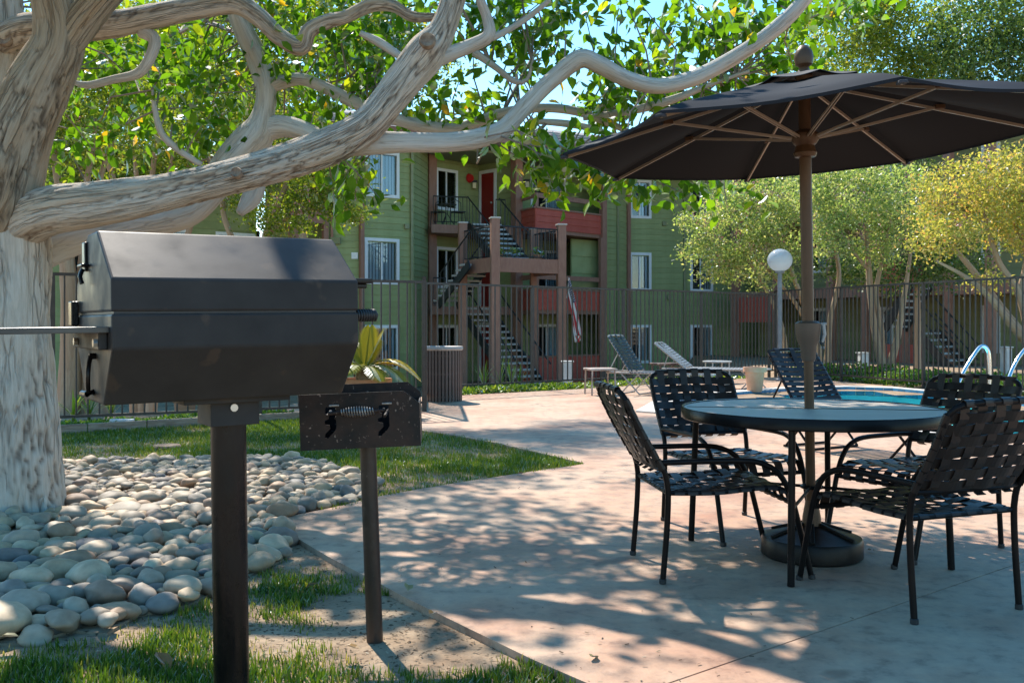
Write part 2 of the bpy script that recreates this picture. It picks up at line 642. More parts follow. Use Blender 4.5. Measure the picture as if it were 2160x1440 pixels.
def point_in(p, poly):
    x, y = p
    c = False
    n = len(poly)
    for i in range(n):
        x1, y1 = poly[i][0], poly[i][1]
        x2, y2 = poly[(i + 1) % n][0], poly[(i + 1) % n][1]
        if (y1 > y) != (y2 > y) and x < (x2 - x1) * (y - y1) / (y2 - y1) + x1:
            c = not c
    return c
def shrink(poly, d):
    c = sum((Vector(p[:2]) for p in poly), Vector((0, 0))) / len(poly)
    return [tuple(c + (Vector(p[:2]) - c) * (1 - d / (Vector(p[:2]) - c).length)) for p in poly]

POOL = [(1.95, 13.1), (2.5, 14.8), (3.6, 16.35), (4.9, 17.45), (6.2, 18.0), (6.9, 17.6), (7.3, 16.4), (7.75, 12.1), (7.9, 9.6), (5.3, 9.7)]
POOL_SHRUNK = shrink(POOL, 0.55)
COPE = shrink(POOL, -0.32)

def g2(px, py):
    q = G(px, py)
    return (q.x, q.y)
PATIO = [g2(1240, 1440), g2(1120, 1388), g2(1000, 1330), g2(860, 1262), g2(775, 1216), g2(690, 1172), g2(600, 1118), g2(560, 1096),
         g2(620, 1086), g2(700, 1070), g2(800, 1046), g2(900, 1028), g2(1000, 1012), g2(1120, 994), g2(1205, 982), g2(1234, 977), g2(1205, 970), g2(1150, 957), g2(1050, 934),
         g2(960, 918), g2(900, 909), g2(760, 889), g2(640, 876), g2(553, 867), g2(600, 856), g2(640, 848),
         (-2.2, 14.6), (FC.x - 0.2, 15.6), (FC.x + 0.55, 16.0), (1.2, 17.6), (FD.x - 0.6, 21.4), (FD.x + 0.05, 21.6), (FE.x - 0.12, 15.6), (9.4, 8.7), (9.4, -1.5), (2.9, -1.5), (1.6, 1.3)]
def clip(poly, p0, d, side, gap):
    nrm = Vector((-d[1], d[0])).normalized() * side
    p0 = Vector(p0)
    def dist(q):
        return (Vector(q) - p0).dot(nrm) - gap
    out = []
    for i in range(len(poly)):
        a, b = poly[i], poly[(i + 1) % len(poly)]
        da, db = dist(a), dist(b)
        if da >= 0:
            out.append(a)
        if (da >= 0) != (db >= 0):
            t = da / (da - db)
            out.append((a[0] + (b[0] - a[0]) * t, a[1] + (b[1] - a[1]) * t))
    return out
def build_patio():
    root = thing('patio', None, None)
    tag(root, kind='structure')
    j1 = (Vector(g2(1410, 1440)), Vector(g2(2140, 1190)) - Vector(g2(1410, 1440)))
    j2 = (Vector((-1.05, 12.9)), Vector((1.78, 1.62)))
    j3 = (j1[0] + Vector((-j1[1].y, j1[1].x)).normalized() * 3.6, j1[1])
    a = clip(PATIO, *j1, -1, 0.004)          # near side of the joint
    rest = clip(PATIO, *j1, 1, 0.004)
    far = clip(rest, *j2, 1, 0.004)
    mid = clip(rest, *j2, -1, 0.004)
    for poly, holes in ((a, ()), (mid, (COPE,)), (far, ())):
        if len(poly) > 2:
            MB().prism(poly, -0.16, 0.0, holes).build('slab', M_PATIO, root, bevel=0.0)
    return root

M_TILE = mat('pool_tile', (0.04, 0.24, 0.42), 0.15, rnd=0.3)
M_PLASTER = mat('pool_plaster', (0.22, 0.84, 0.90), 0.7, col2=(0.30, 0.88, 0.93), scale=3)
def build_pool():
    root = thing('pool', None, None)
    tag(root, kind='structure')
    MB().prism(COPE, -0.14, 0.022, (POOL,)).build('coping', M_COPING, root)
    b = MB()
    n = len(POOL)
    b.add([(p[0], p[1], -0.42) for p in POOL] + [(p[0], p[1], -0.12) for p in POOL],
          [tuple(range(n))] + [(i, n + i, n + (i + 1) % n, (i + 1) % n) for i in range(n)])
    b.build('basin', M_PLASTER, root, fix=False)
    # band of square tiles under the coping
    tm = MB().box((0, 0, 0), (0.142, 0.012, 0.14)).mesh('tile', M_TILE)
    for i in range(n):
        a, c = Vector(POOL[i]), Vector(POOL[(i + 1) % n])
        d = (c - a)
        L_ = d.length
        k = int(L_ / 0.152)
        ang = math.atan2(d.y, d.x)
        nn = Vector((-d.y, d.x)).normalized()
        if not point_in(tuple((a + c) / 2 + nn * 0.1), POOL):
            nn = -nn
        if i in (7, 8, 9):
            continue
        for j in range(k):
            q = a + d * ((j + 0.5) / k) + nn * 0.007
            inst('tile', tm, root, (q.x, q.y, -0.06), (0, 0, ang))
    m, g, nt = glass_mat('pool_water', (0.82, 0.99, 1.0), 0.03, 0.08)
    nz = nt.nodes.new('ShaderNodeTexNoise'); nz.inputs['Scale'].default_value = 5.0; nz.inputs['Detail'].default_value = 3
    tc = nt.nodes.new('ShaderNodeTexCoord'); nt.links.new(tc.outputs['Object'], nz.inputs['Vector'])
    bp = nt.nodes.new('ShaderNodeBump'); bp.inputs['Strength'].default_value = 0.25; bp.inputs['Distance'].default_value = 0.03
    nt.links.new(nz.outputs['Fac'], bp.inputs['Height']); nt.links.new(bp.outputs[0], g.inputs['Normal'])
    w = MB().add([(p[0], p[1], -0.105) for p in shrink(POOL, 0.016)], [tuple(reversed(range(n)))])
    w.build('water', m, root)
    return root
build_ground()
build_patio()
build_pool()

# ---------------------------------------------------------------- lawn edging along the left fence
M_EDGE = mat('weathered_timber', (0.22, 0.15, 0.11), 0.85, col2=(0.34, 0.27, 0.21), scale=6, stretch=(1, 1, 6), bump=0.4)
M_WHITEBRICK = mat('pale_paver', (0.62, 0.62, 0.62), 0.8, col2=(0.5, 0.5, 0.52), scale=9, bump=0.3)
e0, e1 = Vector((-5.2, 10.35)), Vector((PX(640, 12.15), 12.15))
edge = thing('lawn_edging', 'weathered timber edging board between lawn and ivy along the fence', 'edging', (0, 0, 0))
for i in range(5):
    a = e0.lerp(e1, i / 5 + 0.002); c = e0.lerp(e1, (i + 1) / 5 - 0.002)
    MB().beam((a.x, a.y, 0.0), (c.x, c.y, 0.0), 0.045, 0.16).build('board', M_EDGE, edge, bevel=0.006)
for i, (px, w) in enumerate(((246, 0.13), (262, 0.12), (278, 0.11))):
    q = G(px, 899)
    o = MB().box((0, 0, 0.05), (w * 0.8, 0.1, 0.12)).build('paver', M_WHITEBRICK, None, bevel=0.008)
    o.location = (q.x, q.y - 0.05, -0.02); o.rotation_euler = (0, 0, R(15))
    tag(o, ['pale square paver on the lawn edge nearest the trunk', 'middle one of three pale pavers set on the lawn edge', 'pale paver on the lawn edge nearest the grill post'][i], 'paver', 'pale pavers on the lawn edge')

# ---------------------------------------------------------------- river cobbles round the trunk
COBBLE_POLY = [G(-160, 1350)[:2], G(60, 1345)[:2], G(150, 1318)[:2], G(225, 1325)[:2], G(290, 1285)[:2], G(400, 1265)[:2], G(500, 1215)[:2], G(600, 1170)[:2], G(600, 1110)[:2],
               G(560, 1096)[:2], G(660, 1075)[:2], G(765, 1050)[:2], G(800, 1018)[:2], G(740, 990)[:2], G(640, 968)[:2], G(480, 966)[:2], G(330, 968)[:2], G(200, 972)[:2], G(130, 985)[:2], G(-100, 990)[:2], G(-250, 1100)[:2]]
COBSTOPS = [(0.0, (0.45, 0.32, 0.20)), (0.14, (0.52, 0.37, 0.225)), (0.28, (0.31, 0.24, 0.17)), (0.40, (0.21, 0.19, 0.16)), (0.52, (0.55, 0.43, 0.29)), (0.64, (0.35, 0.215, 0.13)), (0.74, (0.13, 0.13, 0.135)), (0.86, (0.47, 0.37, 0.26)), (1.0, (0.27, 0.215, 0.165))]
def cobble_mat(name, use_object):
    m, nt, out = _new(name)
    N, L = nt.nodes, nt.links
    p = N.new('ShaderNodeBsdfPrincipled')
    p.inputs['Roughness'].default_value = 0.62
    p.inputs['Specular IOR Level'].default_value = 0.35
    L.new(p.outputs[0], out.inputs[0])
    if use_object:
        a = N.new('ShaderNodeObjectInfo'); fac = a.outputs['Random']
    else:
        a = N.new('ShaderNodeAttribute'); a.attribute_name = 'rnd'; fac = a.outputs['Fac']
    c = ramp_fac(nt, fac, COBSTOPS)
    geo = N.new('ShaderNodeNewGeometry')
    n = N.new('ShaderNodeTexNoise'); n.inputs['Scale'].default_value = 16; n.inputs['Detail'].default_value = 6
    L.new(geo.outputs['Position'], n.inputs['Vector'])
    c2 = ramp_fac(nt, n.outputs['Fac'], [(0.3, (0.72, 0.70, 0.68)), (0.7, (1.12, 1.1, 1.08))])
    mu = N.new('ShaderNodeMixRGB'); mu.blend_type = 'MULTIPLY'; mu.inputs[0].default_value = 1
    L.new(c, mu.inputs[1]); L.new(c2, mu.inputs[2]); L.new(mu.outputs[0], p.inputs['Base Color'])
    n2 = N.new('ShaderNodeTexNoise'); n2.inputs['Scale'].default_value = 90; n2.inputs['Detail'].default_value = 3
    L.new(geo.outputs['Position'], n2.inputs['Vector'])
    b = N.new('ShaderNodeBump'); b.inputs['Strength'].default_value = 0.15; b.inputs['Distance'].default_value = 0.004
    L.new(n2.outputs['Fac'], b.inputs['Height']); L.new(b.outputs[0], p.inputs['Normal'])
    return m
def build_cobbles():
    bed = MB().prism(COBBLE_POLY, -0.1, -0.018).build('cobble_bed', M_SOIL)
    tag(bed, kind='structure')
    mo, ma = cobble_mat('cobble_stone', True), cobble_mat('cobble_stone_mass', False)
    # stone shapes
    variants = []
    for k in range(12):
        bm = bmesh.new()
        bmesh.ops.create_icosphere(bm, subdivisions=3 if k < 12 else 2, radius=1.0)
        off = Vector((k * 7.3, 1.7 * k, 0.3))
        for v in bm.verts:
            d = 1 + 0.30 * noise.noise(v.co * 0.9 + off) + 0.10 * noise.noise(v.co * 1.9 + off)
            v.co = v.co * d
        me = bpy.data.meshes.new('cobble')
        bm.to_mesh(me); bm.free()
        me.polygons.foreach_set('use_smooth', [True] * len(me.polygons))
        me.materials.append(mo)
        variants.append(me)
    # dart throwing with growing density
    placed = []
    grid = {}
    r2 = random.Random(5)
    xs = [p[0] for p in COBBLE_POLY]; ys = [p[1] for p in COBBLE_POLY]
    trunk_c = (PX(22, 6.15), 6.15)
    big = [(-1.97, 3.72, 0.125), (PX(222, 3.76), 3.78, 0.045), (PX(370, 4.12), 4.22, 0.075), (PX(235, 3.92), 3.98, 0.078), (PX(185, 3.9), 3.98, 0.07), (PX(290, 4.1), 4.15, 0.07), (PX(100, 4.4), 4.5, 0.085), (PX(570, 4.95), 5.05, 0.08)]
    def try_put(x, y, r, lap):
        for gx in range(int(x / .3) - 1, int(x / .3) + 2):
            for gy in range(int(y / .3) - 1, int(y / .3) + 2):
                for (a, b2, c) in grid.get((gx, gy), ()):
                    if (a - x) ** 2 + (b2 - y) ** 2 < ((r + c) * lap) ** 2:
                        return False
        placed.append((x, y, r)); grid.setdefault((int(x / .3), int(y / .3)), []).append((x, y, r))
        return True
    for x, y, r in big:
        try_put(x, y, r, 0.8)
    for rad, tries in ((0.080, 260), (0.066, 2500), (0.053, 10000), (0.042, 18000), (0.031, 18000)):
        for _ in range(tries):
            x, y = r2.uniform(min(xs), max(xs)), r2.uniform(min(ys), max(ys))
            rr = rad * r2.uniform(0.88, 1.12) * (0.82 if y > 6.5 else 1.0)
            if point_in((x, y), COBBLE_POLY) and (x - trunk_c[0]) ** 2 + (y - trunk_c[1]) ** 2 > 0.33 ** 2:
                try_put(x, y, rr, 0.80)
    def in_view(x, y):
        px = 1080 + x / y * F
        return -60 < px < 810
    seen = sorted([c for c in placed if in_view(c[0], c[1])], key=lambda c: -c[2] / c[1])
    rest = seen[300:] + [c for c in placed if not in_view(c[0], c[1])]
    def frame(c):
        x, y, r = c
        e = r2.uniform(0.92, 1.38)
        sx, sy, sz = r * e, r / e * r2.uniform(0.95, 1.2), r * r2.uniform(0.45, 0.76)
        z = sz * 0.45 + r2.uniform(-0.012, 0.028) - 0.014
        return Matrix.LocRotScale((x, y, z), Matrix.Rotation(r2.uniform(0, 6.28), 3, 'Z').to_quaternion() @ Matrix.Rotation(r2.uniform(-0.3, 0.3), 3, 'X').to_quaternion(), (sx, sy, sz))
    for c in seen[:300]:
        o = inst('cobble', r2.choice(variants), bed)
        o.matrix_local = frame(c)
    v, f, rv = [], [], []
    for c in rest:
        me = r2.choice(variants); M = frame(c); o = len(v); rn = r2.random()
        v += [tuple(M @ q.co) for q in me.vertices]
        f += [tuple(i + o for i in p.vertices) for p in me.polygons]
        rv += [rn] * len(me.polygons)
    b = MB(); b.v, b.f = v, f
    o = b.build('cobbles', ma, bed, smooth=True)
    at = o.data.attributes.new('rnd', 'FLOAT', 'FACE'); at.data.foreach_set('value', rv)
    tag(o, kind='stuff')
build_cobbles()

# ---------------------------------------------------------------- grass
M_GRASS = leaf_mat('grass_blade', [(0.0, (0.05, 0.11, 0.018)), (0.4, (0.10, 0.165, 0.026)), (0.7, (0.20, 0.225, 0.055)), (0.85, (0.28, 0.24, 0.10)), (1.0, (0.36, 0.30, 0.16))], transl=0.4, gloss=0.03, tint=(1.5, 1.5, 0.5))
BLADE = (np.array([(-.09, 0, 0), (.09, 0, 0), (.06, .55, .06), (-.06, .55, .06), (0, 1, .28)], float), [(0, 1, 2, 3), (3, 2, 4)])
def grass(name, poly, count, hmin, hmax, dens, excl=(), seed=1):
    g = np.random.default_rng(seed)
    xs = [p[0] for p in poly]; ys = [p[1] for p in poly]
    pts, sz, rn = [], [], []
    tries = 0
    while len(pts) < count and tries < count * 12:
        tries += 1
        x, y = g.uniform(min(xs), max(xs)), g.uniform(min(ys), max(ys))
        if not point_in((x, y), poly) or any(point_in((x, y), e) for e in excl):
            continue
        d = dens(x, y)
        if g.random() > d:
            continue
        pts.append((x, y, ground_z(x, y) - 0.004)); sz.append(g.uniform(hmin, hmax) * (0.6 + 0.5 * d))
        rn.append(min(1, max(0, 0.40 + 0.55 * (0.8 - d) + g.normal() * 0.22)))
    n = len(pts)
    a = g.uniform(0, 2 * math.pi, n)
    lean = g.normal(0, 0.35, n)
    c, s = np.cos(a), np.sin(a); cl, sl = np.cos(lean), np.sin(lean)
    X = np.stack([c, s, 0 * c], 1)
    Yv = np.stack([-s * sl, c * sl, cl], 1)
    Z = np.cross(X, Yv)
    rots = np.stack([X, Yv, Z], 2)
    me = scatter_mesh(name, pts, sz, M_GRASS, BLADE, rots=rots, rnd=rn)
    o = inst(name, me)
    tag(o, kind='stuff')
    return o
def near_dens(x, y):
    n1 = noise.noise(Vector((x * 1.6, y * 1.6, 3.1))) + 0.45 * noise.noise(Vector((x * 5.0, y * 5.0, 9)))
    pxv = 1080 + x / y * F
    k = 0.30 + 1.5 * n1 + (0.45 if pxv < 440 else 0.0)
    if y < 3.45: k += 0.35
    if 520 < pxv < 1050 and 3.35 < y < 4.3: k -= 0.6
    if (x - PX(620, 4.5)) ** 2 * 4 + (y - 4.25) ** 2 < 0.09: k += 0.7
    return max(0.0, min(1.0, k))
NEAR_LAWN = [(-3.4, 1.7), (1.5, 1.7), g2(1240, 1440), g2(1120, 1388), g2(1000, 1330), g2(860, 1262), g2(775, 1216), g2(690, 1172), g2(600, 1125), g2(600, 1175), g2(500, 1220), g2(400, 1270), g2(290, 1292), g2(225, 1335), g2(60, 1355), (-3.4, 3.75)]
def mid_dens(x, y):
    n1 = noise.noise(Vector((x * 0.9, y * 0.9, 5.1))) + 0.5 * noise.noise(Vector((x * 3.2, y * 3.2, 1)))
    return max(0.05, min(1.0, 0.75 + 1.0 * n1))
MID_LAWN = [g2(640, 1066), g2(700, 1076), g2(800, 1049), g2(900, 1031), g2(1000, 1015), g2(1120, 997), g2(1205, 984), g2(1236, 977), g2(1205, 968), g2(1150, 955), g2(1050, 932), g2(960, 916), g2(900, 907), g2(760, 889), g2(640, 878),
            (e1.x, e1.y - 0.05), (e0.x, e0.y - 0.05), (-6.5, 9.5), (-6.0, 8.0)]
grass('grass', NEAR_LAWN, 62000, 0.022, 0.05, near_dens, (), 3)
grass('grass', MID_LAWN, 70000, 0.03, 0.06, mid_dens, (COBBLE_POLY,), 4)
bpy.data.objects['grass']['label'] = 'patchy short grass round the grill post'

# bits of bark, dry leaf and twig lying on the bare soil
g9 = np.random.default_rng(90)
lit = []
for _ in range(260):
    q_ = Vector(PATIO[int(g9.integers(0, 14))]); w_q = Vector(PATIO[int(g9.integers(0, 14))])
    k_ = PATIO[int(g9.integers(0, 13))]
    x, y = k_[0] + abs(g9.normal()) * 0.5, k_[1] + g9.normal() * 0.35
    if point_in((x, y), PATIO):
        lit.append((x, y, 0.004))
while len(lit) < 2800:
    x, y = g9.uniform(-2.2, 0.6), g9.uniform(2.9, 5.6)
    if point_in((x, y), NEAR_LAWN) and noise.noise(Vector((x * 2, y * 2, 40))) > -0.15 - 0.3 * (1080 + x / y * F > 480):
        lit.append((x, y, ground_z(x, y) + 0.004))
M_LITTER = leaf_mat('litter_bit', [(0, (0.07, 0.045, 0.03)), (0.5, (0.18, 0.12, 0.075)), (0.8, (0.34, 0.26, 0.17)), (1, (0.45, 0.38, 0.28))], transl=0.1, gloss=0.02, tint=(1, 0.8, 0.6))
LIT_T = (np.array([(-.16, 0, 0), (.16, 0, 0.1), (.12, 1, 0.12), (-.12, 1, 0.02)], float), [(0, 1, 2, 3)])
na = g9.uniform(0, 6.28, len(lit)); tl_ = g9.normal(0, 0.2, len(lit))
Yv = np.stack([np.cos(na) * np.cos(tl_), np.sin(na) * np.cos(tl_), np.sin(tl_)], 1)
Zv = np.tile(np.array([0, 0, 1.0]), (len(lit), 1)); Zv -= Yv * (Yv * Zv).sum(1)[:, None]; Zv /= np.linalg.norm(Zv, axis=1)[:, None]
lo_ = inst('debris', scatter_mesh('debris', lit, g9.uniform(0.004, 0.020, len(lit)), M_LITTER, LIT_T, rots=np.stack([np.cross(Yv, Zv), Yv, Zv], 2)))
tag(lo_, 'small bits of bark and dry leaf on the bare soil', 'debris', kind='stuff')
# ---------------------------------------------------------------- main building
M_GREEN = mat('green_siding', (0.265, 0.31, 0.125), 0.75, col2=(0.33, 0.37, 0.165), scale=2.5, rnd=0.06, bump=0.15, bscale=30)
M_GREENB = mat('green_wall', (0.24, 0.275, 0.11), 0.8)
M_SOFFIT = mat('green_soffit', (0.22, 0.24, 0.13), 0.8)
M_BROWN = mat('brown_trim', (0.28, 0.135, 0.092), 0.7, col2=(0.34, 0.175, 0.12), scale=4, stretch=(3, 3, 1), bump=0.2, bscale=25)
M_REDP = mat('red_panel', (0.45, 0.078, 0.05), 0.65, col2=(0.51, 0.105, 0.068), scale=3, rnd=0.06)
M_REDDOOR = mat('red_door', (0.24, 0.010, 0.012), 0.45, col2=(0.27, 0.014, 0.014), scale=2)
M_WHITE = mat('white_trim', (0.84, 0.85, 0.86), 0.5, col2=(0.78, 0.79, 0.8), scale=5)
M_BLIND = mat('window_blind', (0.78, 0.80, 0.80), 0.7, rnd=0.12)
M_ROOM = mat('dark_room', (0.07, 0.08, 0.09), 0.9)
M_GLASS, _, _ = glass_mat('window_glass', (0.82, 0.9, 0.95), 0.02, 1.6)
M_ROOF = mat('roof_shingle', (0.22, 0.20, 0.19), 0.9, col2=(0.36, 0.33, 0.31), scale=9, stretch=(1, 4, 1), bump=0.8, bscale=14, bdist=0.03)
M_BLACK = mat('black_iron', (0.012, 0.014, 0.016), 0.5, col2=(0.025, 0.025, 0.025), scale=12)
M_TREAD = mat('concrete_tread', (0.36, 0.36, 0.35), 0.85, col2=(0.45, 0.44, 0.42), scale=6)
M_DECK = mat('deck_underside', (0.42, 0.31, 0.17), 0.8, col2=(0.5, 0.38, 0.22), scale=5)

class Wall:
    """a vertical wall from plan point a to b (seen from the camera side), with lapped boards and openings"""
    def __init__(s, root, a, b, z0, z1, m=None, board=0.205, boards=True, openings=(), backm=None, thick=0.14):
        s.a, s.b = Vector(a), Vector(b)
        s.d = (s.b - s.a); s.L = s.d.length; s.d.normalize()
        s.n = Vector((s.d.y, -s.d.x))       # towards the camera when a is left of b
        s.root = root
        def cell(mb, u0, u1, w0, w1, y0, y1):
            c = s.a + s.d * ((u0 + u1) / 2) + s.n * ((y0 + y1) / 2)
            mb.box((c.x, c.y, (w0 + w1) / 2), (u1 - u0, abs(y1 - y0), w1 - w0), math.atan2(s.d.y, s.d.x))
        s.cell = cell
        us = sorted({0.0, s.L} | {o[0] for o in openings} | {o[1] for o in openings})
        ws = sorted({z0, z1} | {o[2] for o in openings} | {o[3] for o in openings})
        mb = MB()
        for i in range(len(us) - 1):
            for j in range(len(ws) - 1):
                cu, cw = (us[i] + us[i + 1]) / 2, (ws[j] + ws[j + 1]) / 2
                if any(o[0] < cu < o[1] and o[2] < cw < o[3] for o in openings):
                    continue
                cell(mb, us[i], us[i + 1], ws[j], ws[j + 1], 0.0, -thick)
        s.o = mb.build('wall', backm or M_GREENB, root)
        if boards:
            k = int(round((z1 - z0) / board))
            h = (z1 - z0) / k
            cache = {}
            for j in range(k):
                w0, w1 = z0 + j * h, z0 + (j + 1) * h
                cuts = [(0.0, s.L)]
                for o in openings:
                    if min(w1, o[3]) - max(w0, o[2]) > h * 0.25:
                        new = []
                        for u0, u1 in cuts:
                            if o[0] > u0: new.append((u0, min(u1, o[0])))
                            if o[1] < u1: new.append((max(u0, o[1]), u1))
                        cuts = [c for c in new if c[1] - c[0] > 0.02]
                for u0, u1 in cuts:
                    key = round(u1 - u0, 3)
                    if key not in cache:
                        L_ = u1 - u0
                        b = MB()
                        prof = [(0.001, 0.0), (0.028, 0.0), (0.010, h * 0.985), (0.001, h * 0.985)]
                        b.add([(x, -p[0], p[1]) for x in (0, L_) for p in prof], [(0, 1, 2, 3), (7, 6, 5, 4), (0, 4, 5, 1), (1, 5, 6, 2), (2, 6, 7, 3), (3, 7, 4, 0)])
                        cache[key] = b.mesh('board', m or M_GREEN)
                    p = s.a + s.d * u0
                    inst('board', cache[key], s.o, (p.x, p.y, w0), (0, 0, math.atan2(s.d.y, s.d.x)))
    def at(s, u, z, out=0.0):
        p = s.a + s.d * u + s.n * out
        return Vector((p.x, p.y, z))
    def u_of_px(s, px):
        k = (px - 1080) / F
        # a.x + d.x*u = k*(a.y + d.y*u)
        return (k * s.a.y - s.a.x) / (s.d.x - k * s.d.y)
    def window(s, u0, u1, w0, w1, split=0.5, blinds=True, fm=None):
        fw = 0.10
        mb = MB()
        for (p0, p1, q0, q1) in ((u0 - fw, u1 + fw, w1, w1 + fw), (u0 - fw, u1 + fw, w0 - fw, w0), (u0 - fw, u0, w0, w1), (u1, u1 + fw, w0, w1)):
            s.cell(mb, p0, p1, q0, q1, 0.055, -0.04)
        um = u0 + (u1 - u0) * split
        s.cell(mb, um - 0.025, um + 0.025, w0, w1, 0.02, -0.03)
        f = mb.build('window', fm or M_WHITE, s.root)
        ang = math.atan2(s.d.y, s.d.x)
        for a, b in ((u0, um - 0.025), (um + 0.025, u1)):
            mb = MB(); s.cell(mb, a, b, w0, w1, -0.008, -0.014)
            mb.build('pane', M_GLASS, f)
        mb = MB()   # the room behind
        s.cell(mb, u0 - 0.3, u1 + 0.3, w0 - 0.2, w1 + 0.2, -0.75, -0.8)
        s.cell(mb, u0 - 0.32, u0 - 0.3, w0 - 0.2, w1 + 0.2, -0.15, -0.8)
        s.cell(mb, u1 + 0.3, u1 + 0.32, w0 - 0.2, w1 + 0.2, -0.15, -0.8)
        s.cell(mb, u0 - 0.3, u1 + 0.3, w1 + 0.2, w1 + 0.22, -0.15, -0.8)
        mb.build('room', M_ROOM, f)
        if blinds:
            a, b = (um, u1) if blinds == 'right' else (u0, u1)
            k = max(3, int((b - a) / 0.105))
            va = rng.uniform(4, 30)
            bm_ = MB().box((0, 0, (w1 - w0) / 2), (0.1, 0.004, w1 - w0 - 0.02)).mesh('blind_slat', M_BLIND)
            for i in range(k):
                u = a + (i + 0.5) * (b - a) / k
                q = s.at(u, w0, -0.09)
                inst('blind_slat', bm_, f, q, (0, 0, ang + R(va) + 0.12 * math.sin(i * 1.7)))
        return f

def pxp(px, Y):
    return (PX(px, Y), Y)
FL = [-0.95, 1.78, 4.52]       # floor levels
TOP = 7.05
bld = thing('apartment_building', 'three-storey green sided apartment block with brown trim and red balconies behind the fence', 'building', (-3, 31, -0.95))
bld.location = (0, 0, 0)
def wins(w, px0, px1, levels, **kw):
    u0, u1 = w.u_of_px(px0) + 0.1, w.u_of_px(px1) - 0.1
    for lv in levels:
        w.window(u0, u1, lv + 0.75, lv + 2.0, **kw)
def wops(a, b, px0, px1, levels):
    a, b = Vector(a), Vector(b); d = (b - a).normalized()
    def u(px):
        k = (px - 1080) / F
        return (k * a.y - a.x) / (d.x - k * d.y)
    return [(u(px0) + 0.1, u(px1) - 0.1, lv + 0.75, lv + 2.0) for lv in levels]
Z0 = -1.0
a, b = pxp(560, 31.2), pxp(690, 30.5)
w0 = Wall(bld, a, b, Z0, TOP)
a, b = pxp(690, 30.0), pxp(763, 30.25)
w1 = Wall(bld, a, b, Z0, TOP)
a, b = pxp(763, 30.25), pxp(872, 31.3)
w2 = Wall(bld, a, b, Z0, TOP, openings=wops(a, b, 768, 841, FL))
wins(w2, 768, 841, FL[1:])
wins(w2, 768, 841, FL[:1], blinds='right')
a, b = pxp(872, 31.3), pxp(908, 33.6)
w3 = Wall(bld, a, b, Z0, TOP)
a, b = pxp(908, 33.6), pxp(1010, 35.4)
w4 = Wall(bld, a, b, Z0, TOP, openings=wops(a, b, 918, 964, FL))
wins(w4, 918, 964, FL)
a, b = pxp(1010, 35.4), pxp(1088, 33.9)
w5 = Wall(bld, a, b, Z0, TOP)
a, b = pxp(1093, 35.4), pxp(1272, 37.6)
def sl(a, b, px0, px1, levels):
    return [(o[0], o[1], o[2] - 0.72, o[3] + 0.03) for o in wops(a, b, px0, px1, levels)]
ops6 = sl(a, b, 1118, 1192, FL)
w6 = Wall(bld, a, b, Z0, TOP, openings=ops6)
for o in ops6:
    w6.window(o[0], o[1], o[2], o[3], split=0.45, blinds='right')
a, b = pxp(1272, 35.2), pxp(1325, 36.6)
w7 = Wall(bld, a, b, Z0, TOP)
a, b = pxp(1272, 37.6), pxp(1272.5, 35.2)
w67 = Wall(bld, a, b, Z0, TOP, boards=False, backm=M_GREEN)
a, b = pxp(1325, 36.6), pxp(1640, 38.6)
w8 = Wall(bld, a, b, Z0, TOP, openings=wops(a, b, 1327, 1373, FL) + wops(a, b, 1455, 1503, FL))
wins(w8, 1327, 1373, FL, split=0.45, blinds='right')
wins(w8, 1455, 1503, FL, split=0.45, blinds='right')

# corner trims and posts
def corner(px, Y, w=0.16, z0=Z0, z1=TOP, parent=bld, m=M_BROWN, name='corner_trim'):
    p = pxp(px, Y)
    return MB().box((p[0], p[1], (z0 + z1) / 2), (w, w, z1 - z0), R(35)).build(name, m, parent)
corner(686, 29.95); corner(763, 30.15, 0.13); corner(909, 33.3, 0.3); corner(1090, 33.7, 0.3); corner(1272, 35.05, 0.2); corner(1325, 36.5, 0.15)
corner(623, 29.6, 0.34, Z0, 4.9)

# floor decks in the entry recess and the balconies
def slab_poly(pts, z0, z1, m, name, parent=bld):
    return MB().prism(pts, z0, z1).build(name, m, parent, fix=True)
for i, lv in enumerate(FL[1:]):
    slab_poly([pxp(910, 32.5), pxp(1082, 33.6), pxp(1088, 33.9), pxp(1010, 35.35), pxp(909, 33.58)], lv - 0.28, lv, M_BROWN, 'entry_deck')
    slab_poly([pxp(1092, 34.0), pxp(1130, 32.6), pxp(1270, 35.1), pxp(1270, 37.5), pxp(1095, 35.35)], lv - 0.25, lv - 0.02, M_BROWN, 'balcony_deck')
slab_poly([pxp(905, 31.6), pxp(1095, 33.4), pxp(1272, 35.2), pxp(1272, 37.6), pxp(1010, 35.6), pxp(905, 33.7)], 6.95, 7.04, M_SOFFIT, 'recess_ceiling')
# balcony parapets of red boards with an open brown rail above
def parapet(pts, z0, z1, rail=True):
    for i in range(len(pts) - 1):
        a, b = Vector(pts[i]), Vector(pts[i + 1])
        w = Wall(bld, a, b, z0, z1, m=M_REDP, board=0.2, backm=M_REDP, thick=0.06)
        w.o.name = 'balcony_parapet'
        mb = MB(); w.cell(mb, 0, w.L, z1, z1 + 0.06, 0.05, -0.1); mb.build('parapet_cap', M_BROWN, bld)
        if rail:
            mb = MB(); w.cell(mb, -0.02, w.L + 0.02, z1 + 0.36, z1 + 0.52, 0.03, -0.06); mb.build('balcony_rail', M_BROWN, bld)
            for u in (0.02, w.L - 0.08):
                mb = MB(); w.cell(mb, u, u + 0.1, z1 + 0.06, z1 + 0.36, 0.02, -0.05); mb.build('rail_post', M_BROWN, bld)
    
BALC = [pxp(1091, 34.0), pxp(1130, 32.6), pxp(1271, 35.1)]
parapet(BALC, FL[2] - 0.12, FL[2] + 0.55)
parapet(BALC, FL[1] - 0.12, FL[1] + 0.55, rail=True)
parapet(BALC, FL[0] + 0.05, FL[0] + 1.0, rail=False)
